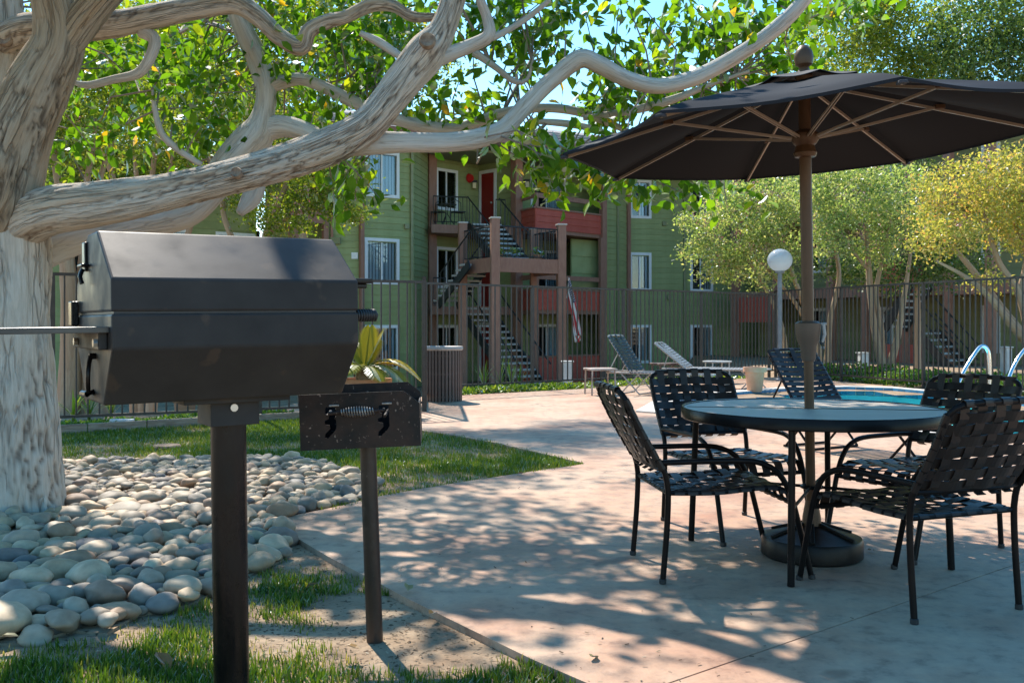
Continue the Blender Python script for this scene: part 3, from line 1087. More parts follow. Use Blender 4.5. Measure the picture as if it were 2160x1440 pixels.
# storage closet panels beside the second floor balcony
w9 = Wall(bld, pxp(1205, 34.6), pxp(1268, 35.6), FL[1], FL[2] - 0.3, m=M_GREEN, board=0.62, thick=0.05)
w9.o.name = 'closet_wall'
# balcony corner posts
for px, Y in ((1131, 32.75), (1268, 34.95)):
    corner(px, Y, 0.14, FL[0], FL[2] - 0.25, name='balcony_post')
# the wing's balcony end left of the near corner
wl = Wall(bld, pxp(622, 29.3), pxp(684, 29.75), 4.25, 5.25, m=M_BROWN, board=0.25, backm=M_BROWN)
wl.o.name = 'balcony_parapet'
wl2 = Wall(bld, pxp(622, 29.3), pxp(684, 29.75), 1.5, 2.5, m=M_BROWN, board=0.25, backm=M_BROWN)
wl2.o.name = 'balcony_parapet'

# doors in the entry wall
def door(lv):
    u0, u1 = w5.u_of_px(1013), w5.u_of_px(1049)
    mb = MB()
    for (p0, p1, q0, q1) in ((u0, u1, 2.08, 2.2), (u0, u0 + 0.12, 0, 2.08), (u1 - 0.12, u1, 0, 2.08)):
        w5.cell(mb, p0, p1, lv + q0, lv + q1, 0.07, 0.03)
    mb.build('door_frame', M_WHITE, bld)
    mb = MB(); w5.cell(mb, u0 + 0.12, u1 - 0.12, lv + 0.02, lv + 2.08, 0.05, 0.0)
    d = mb.build('door', M_REDDOOR, bld)
    for q0, q1 in ((0.25, 0.9), (1.05, 1.9)):
        mb = MB(); w5.cell(mb, u0 + 0.28, u1 - 0.28, lv + q0, lv + q1, 0.062, 0.05); mb.build('door_panel', M_REDDOOR, d)
    p = w5.at(u1 - 0.22, lv + 1.0, 0.1)
    MB().lathe([(0.03, -0.03), (0.04, 0), (0.03, 0.03)], 10, p).build('door_knob', M_TREAD, d)
for lv in FL:
    door(lv)
# wall lantern, alarm bell, unit plaque, vent
M_LAMP = mat('lantern_glass', (0.8, 0.7, 0.45), 0.4)
M_REDBELL = mat('red_alarm_bell', (0.55, 0.02, 0.02), 0.35)
p = w4.at(w4.u_of_px(988), FL[2] + 1.9, 0.06)
bell = MB().tube([p, p + Vector((w4.n.x, w4.n.y, 0)) * 0.1], [0.17, 0.12], 16).build('alarm_bell', M_REDBELL, bld)
def lantern(w, px, z):
    p = w.at(w.u_of_px(px), z, 0.12)
    l = MB().box(p, (0.13, 0.13, 0.2)).build('wall_lantern', M_LAMP, bld)
    MB().box(p + Vector((0, 0, 0.14)), (0.2, 0.2, 0.08)).build('lantern_cap', M_BLACK, l)
lantern(w4, 996, FL[2] + 1.65); lantern(w6, 1108, FL[2] + 1.75); lantern(w4, 996, FL[1] + 1.65)
p = w1.at(w1.u_of_px(708), 3.75, 0.08); MB().box(p, (0.3, 0.14, 0.2)).build('wall_vent', M_SOFFIT, bld)
p = w1.at(w1.u_of_px(748), 3.3, 0.04); MB().box(p, (0.2, 0.04, 0.2)).build('unit_plaque', M_WHITE, bld)
p = w8.at(w8.u_of_px(1313), 4.0, 0.04); MB().box(p, (0.14, 0.04, 0.2)).build('unit_plaque', M_WHITE, bld)

# roof: eave line, sloping up behind
E0, E1 = Vector((PX(590, 28.7), 28.7)), Vector((PX(1680, 37.2), 37.2))
d_ = (E1 - E0).normalized(); n_ = Vector((-d_.y, d_.x))
def roof_pt(u, v, z):
    p = E0 + d_ * u + n_ * v
    return (p.x, p.y, z)
RL = (E1 - E0).length
rb = MB()
rb.add([roof_pt(-1, 0, 7.28), roof_pt(RL, 0, 7.28), roof_pt(RL - 5, 8, 9.5), roof_pt(4, 8, 9.5), roof_pt(-1, 0, 7.12), roof_pt(RL, 0, 7.12), roof_pt(RL, 14, 7.12), roof_pt(-1, 14, 7.12), roof_pt(RL, 16, 7.28), roof_pt(-1, 16, 7.28)],
       [(0, 1, 2, 3), (4, 7, 6, 5), (0, 4, 5, 1), (1, 8, 2), (0, 3, 9), (2, 8, 9, 3), (1, 5, 6, 8), (0, 9, 7, 4), (6, 7, 9, 8)])
roof = rb.build('roof', M_ROOF, bld, fix=True)
mb = MB(); mb.beam(roof_pt(-1, -0.04, 7.2), roof_pt(RL, -0.04, 7.2), 0.06, 0.2); mb.build('fascia', M_BROWN, roof)
# rows of shingles along the visible slope
for k in range(14):
    v0 = k * 0.42
    zz = 7.29 + v0 * 2.22 / 8
    mb = MB()
    n_s = 34
    for i in range(n_s):
        u0 = -1 + (RL + 0.6) * (i + (0.5 if k % 2 else 0)) / n_s
        u1 = u0 + (RL + 0.6) / n_s - 0.03
        lift = 0.02 + 0.025 * rng.random()
        A, B, C, D = roof_pt(u0, v0, zz + lift), roof_pt(u1, v0, zz + lift), roof_pt(u1, v0 + 0.42, zz + 0.125), roof_pt(u0, v0 + 0.42, zz + 0.125)
        mb.add([A, B, C, D, (A[0], A[1], A[2] - 0.04), (B[0], B[1], B[2] - 0.04)], [(0, 1, 2, 3), (0, 4, 5, 1)])
    o = mb.build('shingle_course', M_ROOF, roof)
    o['kind'] = 'stuff'
# body of the building behind, so that no light leaks through
bb = MB()
bb.prism([pxp(560, 31.8), pxp(905, 34.2), pxp(1010, 36.2), pxp(1090, 38.3), pxp(1600, 39.6), (12.5, 44), (-7, 44)], Z0, 7.1)
bb.build('rear_walls', M_GREENB, bld)

# ---------------------------------------------------------------- outdoor stair of the main building
st = thing('stair_tower', 'brown timber stair landing with black iron railings in front of the apartment entry', 'stairs', (0, 0, 0))
LZ = 3.05
LP = {'a': (976, 29.7), 'b': (1044, 27.9), 'c': (1125, 30.8), 'd': (1184, 29.2)}
for k, (px, Y) in LP.items():
    p = pxp(px, Y)
    zt = H + (YH - {'a': 472, 'b': 462, 'c': 485, 'd': 476}[k]) / F * Y
    w_ = 0.25 if k != 'c' else 0.2
    po = MB().box((p[0], p[1], (Z0 + zt) / 2), (w_, w_, zt - Z0), R(12)).build('post', M_BROWN, st, bevel=0.01)
    MB().box((p[0], p[1], zt + 0.025), (w_ + 0.05, w_ + 0.05, 0.05), R(12)).build('post_cap', mat('post_cap_' + k, (0.5, 0.44, 0.38), 0.7), po, bevel=0.01)
pa, pb, pc, pd = (Vector(pxp(*LP[k])) for k in 'abcd')
MB().prism([tuple(pa), tuple(pb), tuple(pd), tuple(pc)], LZ - 0.12, LZ, ()).build('landing', M_TREAD, st, fix=True)
MB().prism([tuple(pa), tuple(pb), tuple(pd), tuple(pc)], LZ - 0.17, LZ - 0.125, ()).build('landing_soffit', M_DECK, st, fix=True)
for q0, q1 in ((pa, pb), (pb, pd), (pd, pc)):
    MB().beam((q0.x, q0.y, LZ - 0.16), (q1.x, q1.y, LZ - 0.16), 0.1, 0.42).build('beam', M_BROWN, st)
def railing(a, b, h=0.95, parent=st, step=0.14, rr=0.016):
    a, b = Vector(a), Vector(b)
    MB().tube([a + Vector((0, 0, h)), b + Vector((0, 0, h))], 0.024, 6).build('handrail', M_BLACK, parent)
    MB().tube([a + Vector((0, 0, 0.1)), b + Vector((0, 0, 0.1))], rr, 6).build('bottom_rail', M_BLACK, parent)
    n = max(2, int((b - a).xy.length / step))
    me = MB().box((0, 0, (h - 0.1) / 2 + 0.1), (0.022, 0.022, h - 0.1)).mesh('baluster', M_BLACK)
    for i in range(n + 1):
        inst('baluster', me, parent, a.lerp(b, i / n))
def at3(v, z): return Vector((v.x, v.y, z))
railing(at3(pa, LZ), at3(pb, LZ)); railing(at3(pb, LZ), at3(pd, LZ)); railing(at3(pd, LZ), at3(pc, LZ))
def flight(a, b, width, n, side):
    """treads from a (low) to b (high); side = horizontal unit vector across"""
    a, b = Vector(a), Vector(b); s = Vector((side[0], side[1], 0)).normalized()
    d = (b - a); dh = Vector((d.x, d.y, 0)); run = dh.length / n
    ang = math.atan2(dh.y, dh.x)
    me = MB().box((0, 0, 0), (run * 1.12, width, 0.06)).mesh('tread', M_TREAD)
    for i in range(n):
        q = a + d * ((i + 0.5) / n)
        inst('tread', me, st, (q.x, q.y, a.z + d.z * (i + 1) / n), (0, 0, ang))
    for k in (-1, 1):
        o = s * (k * (width / 2 + 0.04))
        MB().beam(a + o, b + o, 0.05, 0.26).build('stringer', M_BLACK, st)
        u = Vector((0, 0, 0.95))
        MB().tube([a + o + u, b + o + u], 0.024, 6).build('handrail', M_BLACK, st)
        m2 = n
        bme = MB().box((0, 0, 0.48), (0.02, 0.02, 0.94)).mesh('baluster', M_BLACK)
        for i in range(m2):
            inst('baluster', bme, st, a.lerp(b, (i + 0.5) / m2) + o)
# ground to second floor: rises to the back left
lo = P(1128, 806, 28.6); lo.z = -0.95
hi = Vector((*pxp(1002, 31.6), FL[1] - 0.1))
dd = (hi - lo); acr = Vector((-dd.y, dd.x, 0))
flight(lo, hi, 1.05, 14, acr)
# second floor to the landing: rises to the right along the front
lo = Vector((*pxp(945, 31.3), FL[1])); hi = Vector((*pxp(1010, 29.2), LZ - 0.1))
flight(lo, hi, 1.0, 8, (0.5, 0.9))
# landing to third floor, rising to the back
lo = Vector((*pxp(1082, 30.4), LZ)); hi = Vector((*pxp(1020, 33.0), FL[2]))
dd = (hi - lo)
flight(lo, hi, 1.05, 8, Vector((-dd.y, dd.x, 0)))
# iron rail along the third floor entry deck
railing(Vector((*pxp(914, 32.6), FL[2])), Vector((*pxp(985, 32.95), FL[2])), parent=bld)
railing(Vector((*pxp(1046, 33.5), FL[2])), Vector((*pxp(1066, 33.6), FL[2])), parent=bld)
railing(Vector((*pxp(914, 32.6), FL[1])), Vector((*pxp(940, 32.7), FL[1])), parent=bld)

# flower pots on the landing, bistro set, flag, meter box
M_TERRA = mat('terracotta', (0.42, 0.19, 0.10), 0.8, col2=(0.50, 0.25, 0.14), scale=7, bump=0.2)
M_BLUEPOT = mat('glazed_pot', (0.35, 0.45, 0.62), 0.3)
M_PLANT = leaf_mat('pot_plant_leaf', [(0, (0.10, 0.20, 0.03)), (0.6, (0.22, 0.32, 0.05)), (1, (0.45, 0.45, 0.08))], transl=0.4)
def flower_pot(x, y, z, r, m, label, leaves=60):
    t = thing('flower_pot', label, 'plant pot', (x, y, z), 0, 'potted plants on the stair landing')
    MB().lathe([(r * 0.7, 0), (r * 0.95, r * 1.1), (r * 1.08, r * 1.12), (r * 1.08, r * 1.4), (r * 0.9, r * 1.4), (r * 0.85, r * 1.25)], 16).build('pot', m, t, smooth=True)
    pts = nr.normal(size=(leaves, 3)) * np.array([r * 0.7, r * 0.7, r * 0.45]) + np.array([0, 0, r * 1.8])
    o = inst('foliage', scatter_mesh('foliage', pts, nr.uniform(0.08, 0.16, leaves), M_PLANT, LEAF_OVATE, -0.3), t)
    o['kind'] = 'stuff'
for px, m, lb, r_ in ((1060, M_TERRA, 'low clay pot of green leaves on the stair landing beside the tall post', 0.11), (1094, M_BLUEPOT, 'pale blue glazed pot with a bright plant on the stair landing', 0.13), (1140, M_TERRA, 'terracotta pot with a bright yellow-green plant on the stair landing', 0.14)):
    t = (px - 1044) / (1184 - 1044)
    q = pb.lerp(pd, t); q = q + Vector((-0.1, 0.22))
    flower_pot(q.x, q.y, LZ, r_, m, lb)
bt = thing('bistro_table', 'small black round iron table on the third floor entry deck', 'table', (*pxp(942, 33.1), FL[2]))
MB().lathe([(0.33, 0.70), (0.34, 0.71), (0.34, 0.73), (0.33, 0.735)], 20).build('tabletop', M_BLACK, bt)
for k in range(3):
    a = k * 2.094
    MB().tube([(0.06 * math.cos(a), 0.06 * math.sin(a), 0.7), (0.03 * math.cos(a), 0.03 * math.sin(a), 0.4), (0.28 * math.cos(a), 0.28 * math.sin(a), 0)], 0.014, 6).build('leg', M_BLACK, bt)
for i, (px, lb) in enumerate(((925, 'black iron bistro chair beside the brown corner post on the entry deck'), (966, 'black iron bistro chair beside the red door on the entry deck'))):
    c = thing('bistro_chair', lb, 'chair', (*pxp(px, 32.95), FL[2]), (0.4 if i else -0.3), 'bistro chairs on the entry deck')
    MB().box((0, 0, 0.45), (0.42, 0.42, 0.035)).build('seat', M_BLACK, c, bevel=0.01)
    for sx in (-1, 1):
        for sy in (-1, 1):
            MB().tube([(sx * 0.18, sy * 0.18, 0.45), (sx * 0.21, sy * 0.21, 0)], 0.014, 6).build('leg', M_BLACK, c)
    MB().tube([(-0.19, 0.2, 0.45), (-0.19, 0.24, 0.8), (0, 0.25, 0.9), (0.19, 0.24, 0.8), (0.19, 0.2, 0.45)], 0.014, 6).build('backrest', M_BLACK, c)

def flag_mat():
    m, nt, out = _new('flag_cloth')
    N, L = nt.nodes, nt.links
    p = N.new('ShaderNodeBsdfPrincipled'); p.inputs['Roughness'].default_value = 0.8
    L.new(p.outputs[0], out.inputs[0])
    uv = N.new('ShaderNodeUVMap')
    sp = N.new('ShaderNodeSeparateXYZ'); L.new(uv.outputs[0], sp.inputs[0])
    def math_(op, a, b=None, bv=None):
        k = N.new('ShaderNodeMath'); k.operation = op; L.new(a, k.inputs[0])
        if b is not None: L.new(b, k.inputs[1])
        if bv is not None: k.inputs[1].default_value = bv
        return k.outputs[0]
    s = math_('MODULO', math_('MULTIPLY', sp.outputs[1], bv=13.0), bv=2.0)
    red = math_('LESS_THAN', s, bv=1.0)
    mx = N.new('ShaderNodeMixRGB'); L.new(red, mx.inputs[0]); mx.inputs[1].default_value = (0.75, 0.75, 0.75, 1); mx.inputs[2].default_value = (0.5, 0.02, 0.03, 1)
    can = math_('MULTIPLY', math_('LESS_THAN', sp.outputs[0], bv=0.4), math_('GREATER_THAN', sp.outputs[1], bv=6 / 13))
    vo = N.new('ShaderNodeTexVoronoi'); vo.inputs['Scale'].default_value = 1; vo.inputs['Randomness'].default_value = 0.0
    mp = N.new('ShaderNodeMapping'); mp.inputs['Scale'].default_value = (27, 17, 1); L.new(uv.outputs[0], mp.inputs[0]); L.new(mp.outputs[0], vo.inputs['Vector'])
    star = math_('LESS_THAN', vo.outputs['Distance'], bv=0.3)
    cc = N.new('ShaderNodeMixRGB'); L.new(star, cc.inputs[0]); cc.inputs[1].default_value = (0.012, 0.02, 0.10, 1); cc.inputs[2].default_value = (0.7, 0.7, 0.7, 1)
    m2 = N.new('ShaderNodeMixRGB'); L.new(can, m2.inputs[0]); L.new(mx.outputs[0], m2.inputs[1]); L.new(cc.outputs[0], m2.inputs[2])
    L.new(m2.outputs[0], p.inputs['Base Color'])
    return m
fl = thing('flag', 'striped national flag drooping from a post by the stair', 'flag', (*pxp(1196, 28.6), 0))
MB().tube([(0, 0.1, 1.95), (0.03, -0.5, 2.5)], 0.014, 6).build('flag_pole', M_WHITE, fl)
# cloth hanging in folds from the slanted pole
nu, nv = 26, 16
vv, ff, uvs = [], [], []
for i in range(nu + 1):
    for j in range(nv + 1):
        u, v = i / nu, j / nv                 # u: along the fly, hanging down; v: along the hoist
        top = Vector((0.0, 0.05, 2.0)).lerp(Vector((0.03, -0.5, 2.48)), v)
        x = top.x + 0.30 * u ** 0.8 + 0.07 * math.sin(v * 13 + u * 2) * (0.3 + u)
        y = top.y * (1 - 0.35 * u) + 0.05 * math.cos(v * 9)
        z = top.z - 1.35 * u - 0.05 * math.sin(v * 6) * u - 0.3 * v * u
        vv.append((x, y, z)); uvs.append((u, v))
for i in range(nu):
    for j in range(nv):
        k = i * (nv + 1) + j
        ff.append((k, k + nv + 1, k + nv + 2, k + 1))
mb = MB(); mb.v, mb.f = vv, ff
fo = mb.build('cloth', flag_mat(), fl, smooth=True)
ul = fo.data.uv_layers.new(name='UVMap')
for lp in fo.data.loops:
    ul.data[lp.index].uv = uvs[lp.vertex_index]
sm = fo.modifiers.new('thick', 'SOLIDIFY'); sm.thickness = 0.004

M_BOX = mat('pale_metal_box', (0.55, 0.57, 0.56), 0.5, col2=(0.45, 0.48, 0.48), scale=4)
def utility_box(px, Y, py0, py1, w, label):
    q = P(px, py1, Y); z1 = P(px, py0, Y).z
    gz = min(q.z, ground_z(q.x, Y))
    t = thing('utility_box', label, 'utility box', (q.x, Y, gz), 0, 'utility boxes')
    h = z1 - gz
    MB().box((0, 0, h / 2), (w, 0.3, h)).build('cabinet', M_BOX, t, bevel=0.015)
    MB().box((0, -0.155, h * 0.55), (w * 0.82, 0.012, h * 0.7)).build('cabinet_door', M_BOX, t, bevel=0.004)
    MB().box((0, 0, h + 0.012), (w + 0.05, 0.34, 0.03)).build('lid', M_BOX, t, bevel=0.006)
utility_box(1197, 24.5, 763, 800, 0.26, 'pale utility box behind the fence below the flag')
utility_box(1820, 25.5, 745, 772, 0.22, 'pale utility box behind the ivy beside a brown post')
utility_box(2122, 22.5, 733, 760, 0.14, 'pale utility box behind the fence beyond the pool handrail')

# ---------------------------------------------------------------- second building behind the crape myrtles
b2 = thing('apartment_wing', 'shaded green and brown apartment wing behind the crape myrtles and pool fence', 'building', (0, 0, 0))
A2, B2 = Vector(pxp(1600, 37.0)), Vector(pxp(2260, 27.5))
d2 = (B2 - A2).normalized(); n2 = Vector((d2.y, -d2.x))
wins2 = []
L2 = (B2 - A2).length
def u2(px):
    k = (px - 1080) / F
    return (k * A2.y - A2.x) / (d2.x - k * d2.y)
def p2(px, out=0.0):
    q = A2 + d2 * u2(px) + n2 * out
    return (q.x, q.y)
ops = []
F2 = [-0.35, 2.35, 5.05]
for px0, px1 in ((1712, 1745), (1850, 1880), (2078, 2104)):
    for lv in F2:
        ops.append((u2(px0), u2(px1), lv + 0.75, lv + 2.0))
ww = Wall(b2, A2, B2, -0.5, 7.6, openings=ops, m=mat('olive_siding', (0.26, 0.26, 0.12), 0.75, col2=(0.3, 0.3, 0.14), scale=2.5, rnd=0.06), board=0.24)
for o in ops:
    ww.window(o[0], o[1], o[2], o[3], split=0.5, blinds='right')
for px in (1612, 1700, 1815, 1888, 1975, 2062, 2150):
    p = p2(px, 1.55)
    MB().box((p[0], p[1], 3.4), (0.24, 0.24, 7.8), math.atan2(d2.y, d2.x)).build('post', M_BROWN, b2, bevel=0.01)
for lv in F2[1:]:
    q0, q1, q2, q3 = p2(1600, 0.03), p2(1600, 1.6), p2(2260, 1.6), p2(2260, 0.03)
    MB().prism([q0, q1, q2, q3], lv - 0.3, lv, ()).build('walkway_deck', M_BROWN, b2, fix=True)
q0, q1, q2, q3 = p2(1590, -4), p2(1590, 2.2), p2(2270, 2.2), p2(2270, -4)
MB().prism([q0, q1, q2, q3], 7.55, 7.75, ()).build('roof', M_ROOF, b2, fix=True)
q0, q1, q2, q3 = p2(1600, -6), p2(1600, -0.85), p2(2260, -0.85), p2(2260, -6)
MB().prism([q0, q1, q2, q3], -0.5, 7.5, ()).build('rear_walls', M_GREENB, b2, fix=True)
def red2(px0, px1, z0, z1):
    w = Wall(b2, p2(px0, 1.62), p2(px1, 1.62), z0, z1, m=M_REDP, board=0.22, backm=M_REDP, thick=0.06)
    w.o.name = 'balcony_parapet'
red2(1622, 1697, 1.25, 2.15); red2(1918, 2010, -0.45, 0.55); red2(1918, 2010, 2.2, 3.1); red2(1622, 1697, 4.9, 5.8)
# iron stair against the wing
s2 = thing('iron_stair', 'black iron stair with concrete treads against the shaded apartment wing', 'stairs', (0, 0, 0))
def flight2(pa_, za, pb_, zb, n):
    a = Vector((*p2(pa_, 2.2), za)); b = Vector((*p2(pb_, 2.2), zb))
    sv = Vector((n2.x, n2.y, 0))
    me = MB().box((0, 0, 0), ((b - a).xy.length / n * 1.1, 0.95, 0.06)).mesh('tread', M_TREAD)
    ang = math.atan2((b - a).y, (b - a).x)
    for i in range(n):
        q = a.lerp(b, (i + 0.5) / n)
        inst('tread', me, s2, q, (0, 0, ang))
    for k in (-1, 1):
        o = sv * (0.5 * k)
        MB().beam(a + o, b + o, 0.05, 0.24).build('stringer', M_BLACK, s2)
        for hh in (0.5, 0.95):
            MB().tube([a + o + Vector((0, 0, hh)), b + o + Vector((0, 0, hh))], 0.022, 6).build('handrail', M_BLACK, s2)
        bm_ = MB().box((0, 0, 0.48), (0.02, 0.02, 0.94)).mesh('baluster', M_BLACK)
        for i in range(n):
            inst('baluster', bm_, s2, a.lerp(b, (i + 0.5) / n) + o)
flight2(2130, -0.35, 2040, 1.0, 7); flight2(1975, 1.0, 2030, 2.35, 7)
qa, qb = p2(2042, 2.75), p2(2030, 1.7)

# downspouts and conduits on the main building
M_SPOUT = mat('downspout', (0.24, 0.25, 0.13), 0.6, col2=(0.30, 0.30, 0.17), scale=5)
for w, px, m_ in ((w2, 866, M_SPOUT), (w7, 1300, M_SPOUT), (w8, 1442, M_SPOUT), (w1, 700, M_BROWN)):
    u_ = w.u_of_px(px)
    p0, p1 = w.at(u_, Z0 + 0.1, 0.075), w.at(u_, TOP - 0.05, 0.075)
    MB().box((p0 + p1) / 2, (0.08, 0.06, p1.z - p0.z), math.atan2(w.d.y, w.d.x)).build('downspout', m_, bld, bevel=0.01)
for w, px, z_ in ((w8, 1400, 5.0), (w8, 1410, 2.2), (w2, 856, 4.3), (w8, 1540, 3.9)):
    q = w.at(w.u_of_px(px), z_, 0.06)
    MB().box(q, (0.16, 0.08, 0.16), math.atan2(w.d.y, w.d.x)).build('wall_vent', M_SPOUT, bld, bevel=0.01)
# ---------------------------------------------------------------- trees
M_BARK = bark_mat('main_bark', (0.43, 0.365, 0.295), (0.68, 0.60, 0.515), (0.50, 0.36, 0.24), (0.10, 0.065, 0.045), ridge=(30, 30, 3.6), bstr=0.9, bd=0.016, crack=0.35)
M_BARKT = bark_mat('tan_bark', (0.26, 0.20, 0.14), (0.44, 0.37, 0.29), (0.36, 0.24, 0.14), (0.05, 0.035, 0.025), ridge=(26, 26, 3.6), bstr=0.9, bd=0.016, crack=0.35)
M_BARKS = bark_mat('smooth_bark', (0.42, 0.39, 0.35), (0.62, 0.59, 0.55), (0.46, 0.38, 0.29), (0.12, 0.09, 0.07), ridge=(22, 22, 5), bstr=0.5, bd=0.012, crack=0.35)
M_CRAPE = bark_mat('crape_bark', (0.36, 0.24, 0.15), (0.50, 0.38, 0.27), (0.34, 0.19, 0.11), (0.2, 0.11, 0.06), ridge=(16, 16, 3), bstr=0.4, bd=0.01, crack=0.3)

def limb(name, pts, parent, m, n=16, step=0.03, amp=0.05, seed=0, ridges=0.0, cracks=0.0, cf=(20.0, 4.2)):
    """a tapering limb through (x, y, z, radius) points, its surface uneven"""
    q = catmull(pts, step)
    k = len(q)
    rings, bk, crk = [], [], []
    prev = None
    dist = 0.0
    for i in range(k):
        c = q[i].xyz
        if i: dist += (c - q[i - 1].xyz).length
        d = (q[min(i + 1, k - 1)].xyz - q[max(i - 1, 0)].xyz).normalized()
        if prev is None:
            s = d.cross(Vector((0.2, 1, 0.1)))
        else:
            s = prev - d * prev.dot(d)
        s.normalize(); prev = s
        u = s.cross(d)
        for j in range(n):
            a = 2 * math.pi * j / n
            ca, sa = math.cos(a), math.sin(a)
            r0 = max(0.002, q[i].w)
            w = 1 + amp * 2.0 * noise.noise(Vector((ca * 0.9 + seed, sa * 0.9, dist * 2.2 + seed * 3))) + amp * noise.noise(Vector((ca * 2.5, sa * 2.5 + seed, dist * 5)))
            if ridges:
                v = 0.65 * noise.noise(Vector((ca * 4.2 + seed * 2, sa * 4.2, dist * 1.3))) + 0.5 * noise.noise(Vector((ca * 9.0 + seed * 2, sa * 9.0, dist * 2.6)))
                w += ridges * (abs(v) ** 0.7 - 0.35)
            ce = 0.0
            if cracks:
                q3 = Vector((ca * r0 * cf[0] + seed * 5, sa * r0 * cf[0], dist * cf[1]))
                q3 += 0.55 * noise.noise_vector(q3 * 0.7) + 0.25 * noise.noise_vector(q3 * 2.1)
                dd_ = noise.voronoi(q3)[0]
                ce = max(0.0, 1 - (dd_[1] - dd_[0]) / 0.20)
                here = max(0.0, min(1.0, 0.55 + 1.7 * noise.noise(Vector((ca * 1.3 + seed, sa * 1.3, dist * 1.1 + 9)))))
                ce *= here
                w -= cracks * ce / r0
            crk.append(min(0.8, 0.9 * ce ** 1.6))
            rings.append(tuple(c + (s * ca + u * sa) * r0 * w))
            bk.append((ca * 0.22 + seed, sa * 0.22, dist))
    f = []
    for i in range(k - 1):
        for j in range(n):
            f.append((i * n + j, (i + 1) * n + j, (i + 1) * n + (j + 1) % n, i * n + (j + 1) % n))
    f.append(tuple(range(n))); f.append(tuple((k - 1) * n + j for j in reversed(range(n))))
    b = MB(); b.v, b.f = rings, f
    o = b.build(name, m, parent)
    o.data.polygons.foreach_set('use_smooth', [True] * len(o.data.polygons))
    at = o.data.attributes.new('bk', 'FLOAT_VECTOR', 'POINT')
    at.data.foreach_set('vector', [c for t in bk for c in t])
    if cracks:
        a2 = o.data.attributes.new('crk', 'FLOAT', 'POINT')
        a2.data.foreach_set('value', crk)
    return o, q

tree = thing('shade_tree', 'large grey-barked shade tree with long sprawling limbs beside the barrel grill', 'tree', (PX(22, 6.15), 6.15, 0))
tl = tree.location.copy()
def LP_(lst, k_=0.9):
    """(px, py, Y, width in photo pixels) -> local limb points"""
    out = []
    for px, py, Y, w in lst:
        p = P(px, py, Y) - tl
        out.append((p.x, p.y, p.z, w * k_ / 2 / F * Y))
    return out
ALLQ = []
def tl_limb(name, lst, m=M_BARK, **kw):
    o, q = limb(name, LP_(lst, 1.0 if name == 'trunk' else 0.87), tree, m, **kw)
    ALLQ.extend([(tl + c.xyz, c.w) for c in q[::4]])
    return o
tl_limb('trunk', [(5, 1150, 6.15, 262), (5, 1085, 6.15, 240), (4, 980, 6.15, 226), (3, 860, 6.15, 216), (0, 720, 6.15, 208), (-2, 600, 6.15, 212), (-6, 500, 6.15, 215), (-15, 420, 6.15, 205), (-30, 330, 6.2, 180)], n=130, step=0.013, amp=0.05, seed=1, ridges=0.06, cracks=0.018, cf=(18.0, 2.7))
tl_limb('limb', [(-30, 490, 6.1, 190), (5, 400, 6.0, 176), (32, 300, 5.95, 162), (74, 200, 5.9, 150), (98, 150, 5.88, 134), (122, 100, 5.86, 118), (126, 50, 5.85, 116), (115, 0, 5.82, 108), (100, -60, 5.8, 100), (90, -250, 5.7, 84), (140, -600, 5.6, 60)], m=M_BARKT, n=96, step=0.015, amp=0.05, seed=2, ridges=0.05, cracks=0.014)
tl_limb('limb', [(112, 130, 5.86, 80), (160, 62, 5.83, 84), (205, 5, 5.8, 80), (262, -60, 5.8, 75), (420, -260, 5.8, 60)], m=M_BARKT, n=28, amp=0.04, seed=21, ridges=0.05)
tl_limb('limb', [(-60, 480, 6.3, 180), (-45, 330, 6.4, 150), (-10, 180, 6.5, 120), (10, 60, 6.6, 95), (0, -80, 6.7, 85)], n=64, step=0.018, amp=0.05, seed=3, ridges=0.05, cracks=0.012)
tl_limb('limb', [(10, 520, 6.25, 90), (55, 470, 6.05, 112), (112, 442, 5.93, 116), (250, 424, 5.85, 106), (400, 394, 5.85, 86), (520, 364, 5.85, 86), (620, 336, 5.9, 90), (700, 306, 5.9, 92), (768, 268, 5.9, 84), (812, 222, 5.92, 82), (858, 165, 5.95, 88), (900, 112, 5.95, 96), (934, 60, 5.95, 66), (958, -10, 5.95, 60), (985, -120, 5.9, 52), (1060, -330, 5.8, 36)], n=80, step=0.014, amp=0.045, seed=4, ridges=0.04, cracks=0.010, cf=(26.0, 4.6))
tl_limb('limb', [(690, 305, 5.95, 60), (760, 302, 6.0, 60), (850, 300, 6.05, 50), (940, 300, 6.1, 48), (1010, 292, 6.15, 48), (1062, 272, 6.2, 44), (1110, 222, 6.25, 42), (1165, 168, 6.3, 42), (1222, 125, 6.3, 46), (1262, 136, 6.3, 43), (1320, 166, 6.35, 40), (1385, 182, 6.4, 39), (1450, 170, 6.4, 39), (1520, 138, 6.4, 37), (1600, 88, 6.35, 36), (1655, 44, 6.3, 38), (1700, -4, 6.25, 34), (1760, -80, 6.2, 26)], m=M_BARKS, n=24, amp=0.035, seed=5)
tl_limb('limb', [(-10, 560, 6.35, 130), (130, 505, 6.5, 100), (270, 474, 6.7, 78), (390, 446, 6.9, 80), (450, 392, 7.0, 76), (490, 340, 7.05, 82), (540, 288, 7.1, 90), (556, 240, 7.1, 56), (562, 190, 7.1, 50), (545, 130, 7.1, 52), (516, 70, 7.0, 50), (494, 15, 6.9, 42), (470, -80, 6.8, 36)], m=M_BARKS, n=28, amp=0.04, seed=6)
tl_limb('limb', [(520, 300, 7.1, 60), (580, 268, 7.1, 56), (640, 276, 7.05, 46), (700, 310, 7.0, 40), (745, 360, 7.0, 30)], m=M_BARKS, n=18, amp=0.03, seed=7)
tl_limb('limb', [(505, 450, 7.0, 20), (530, 418, 7.05, 46), (545, 380, 7.05, 40), (560, 330, 7.1, 30)], m=M_BARKS, n=14, amp=0.04, seed=71)
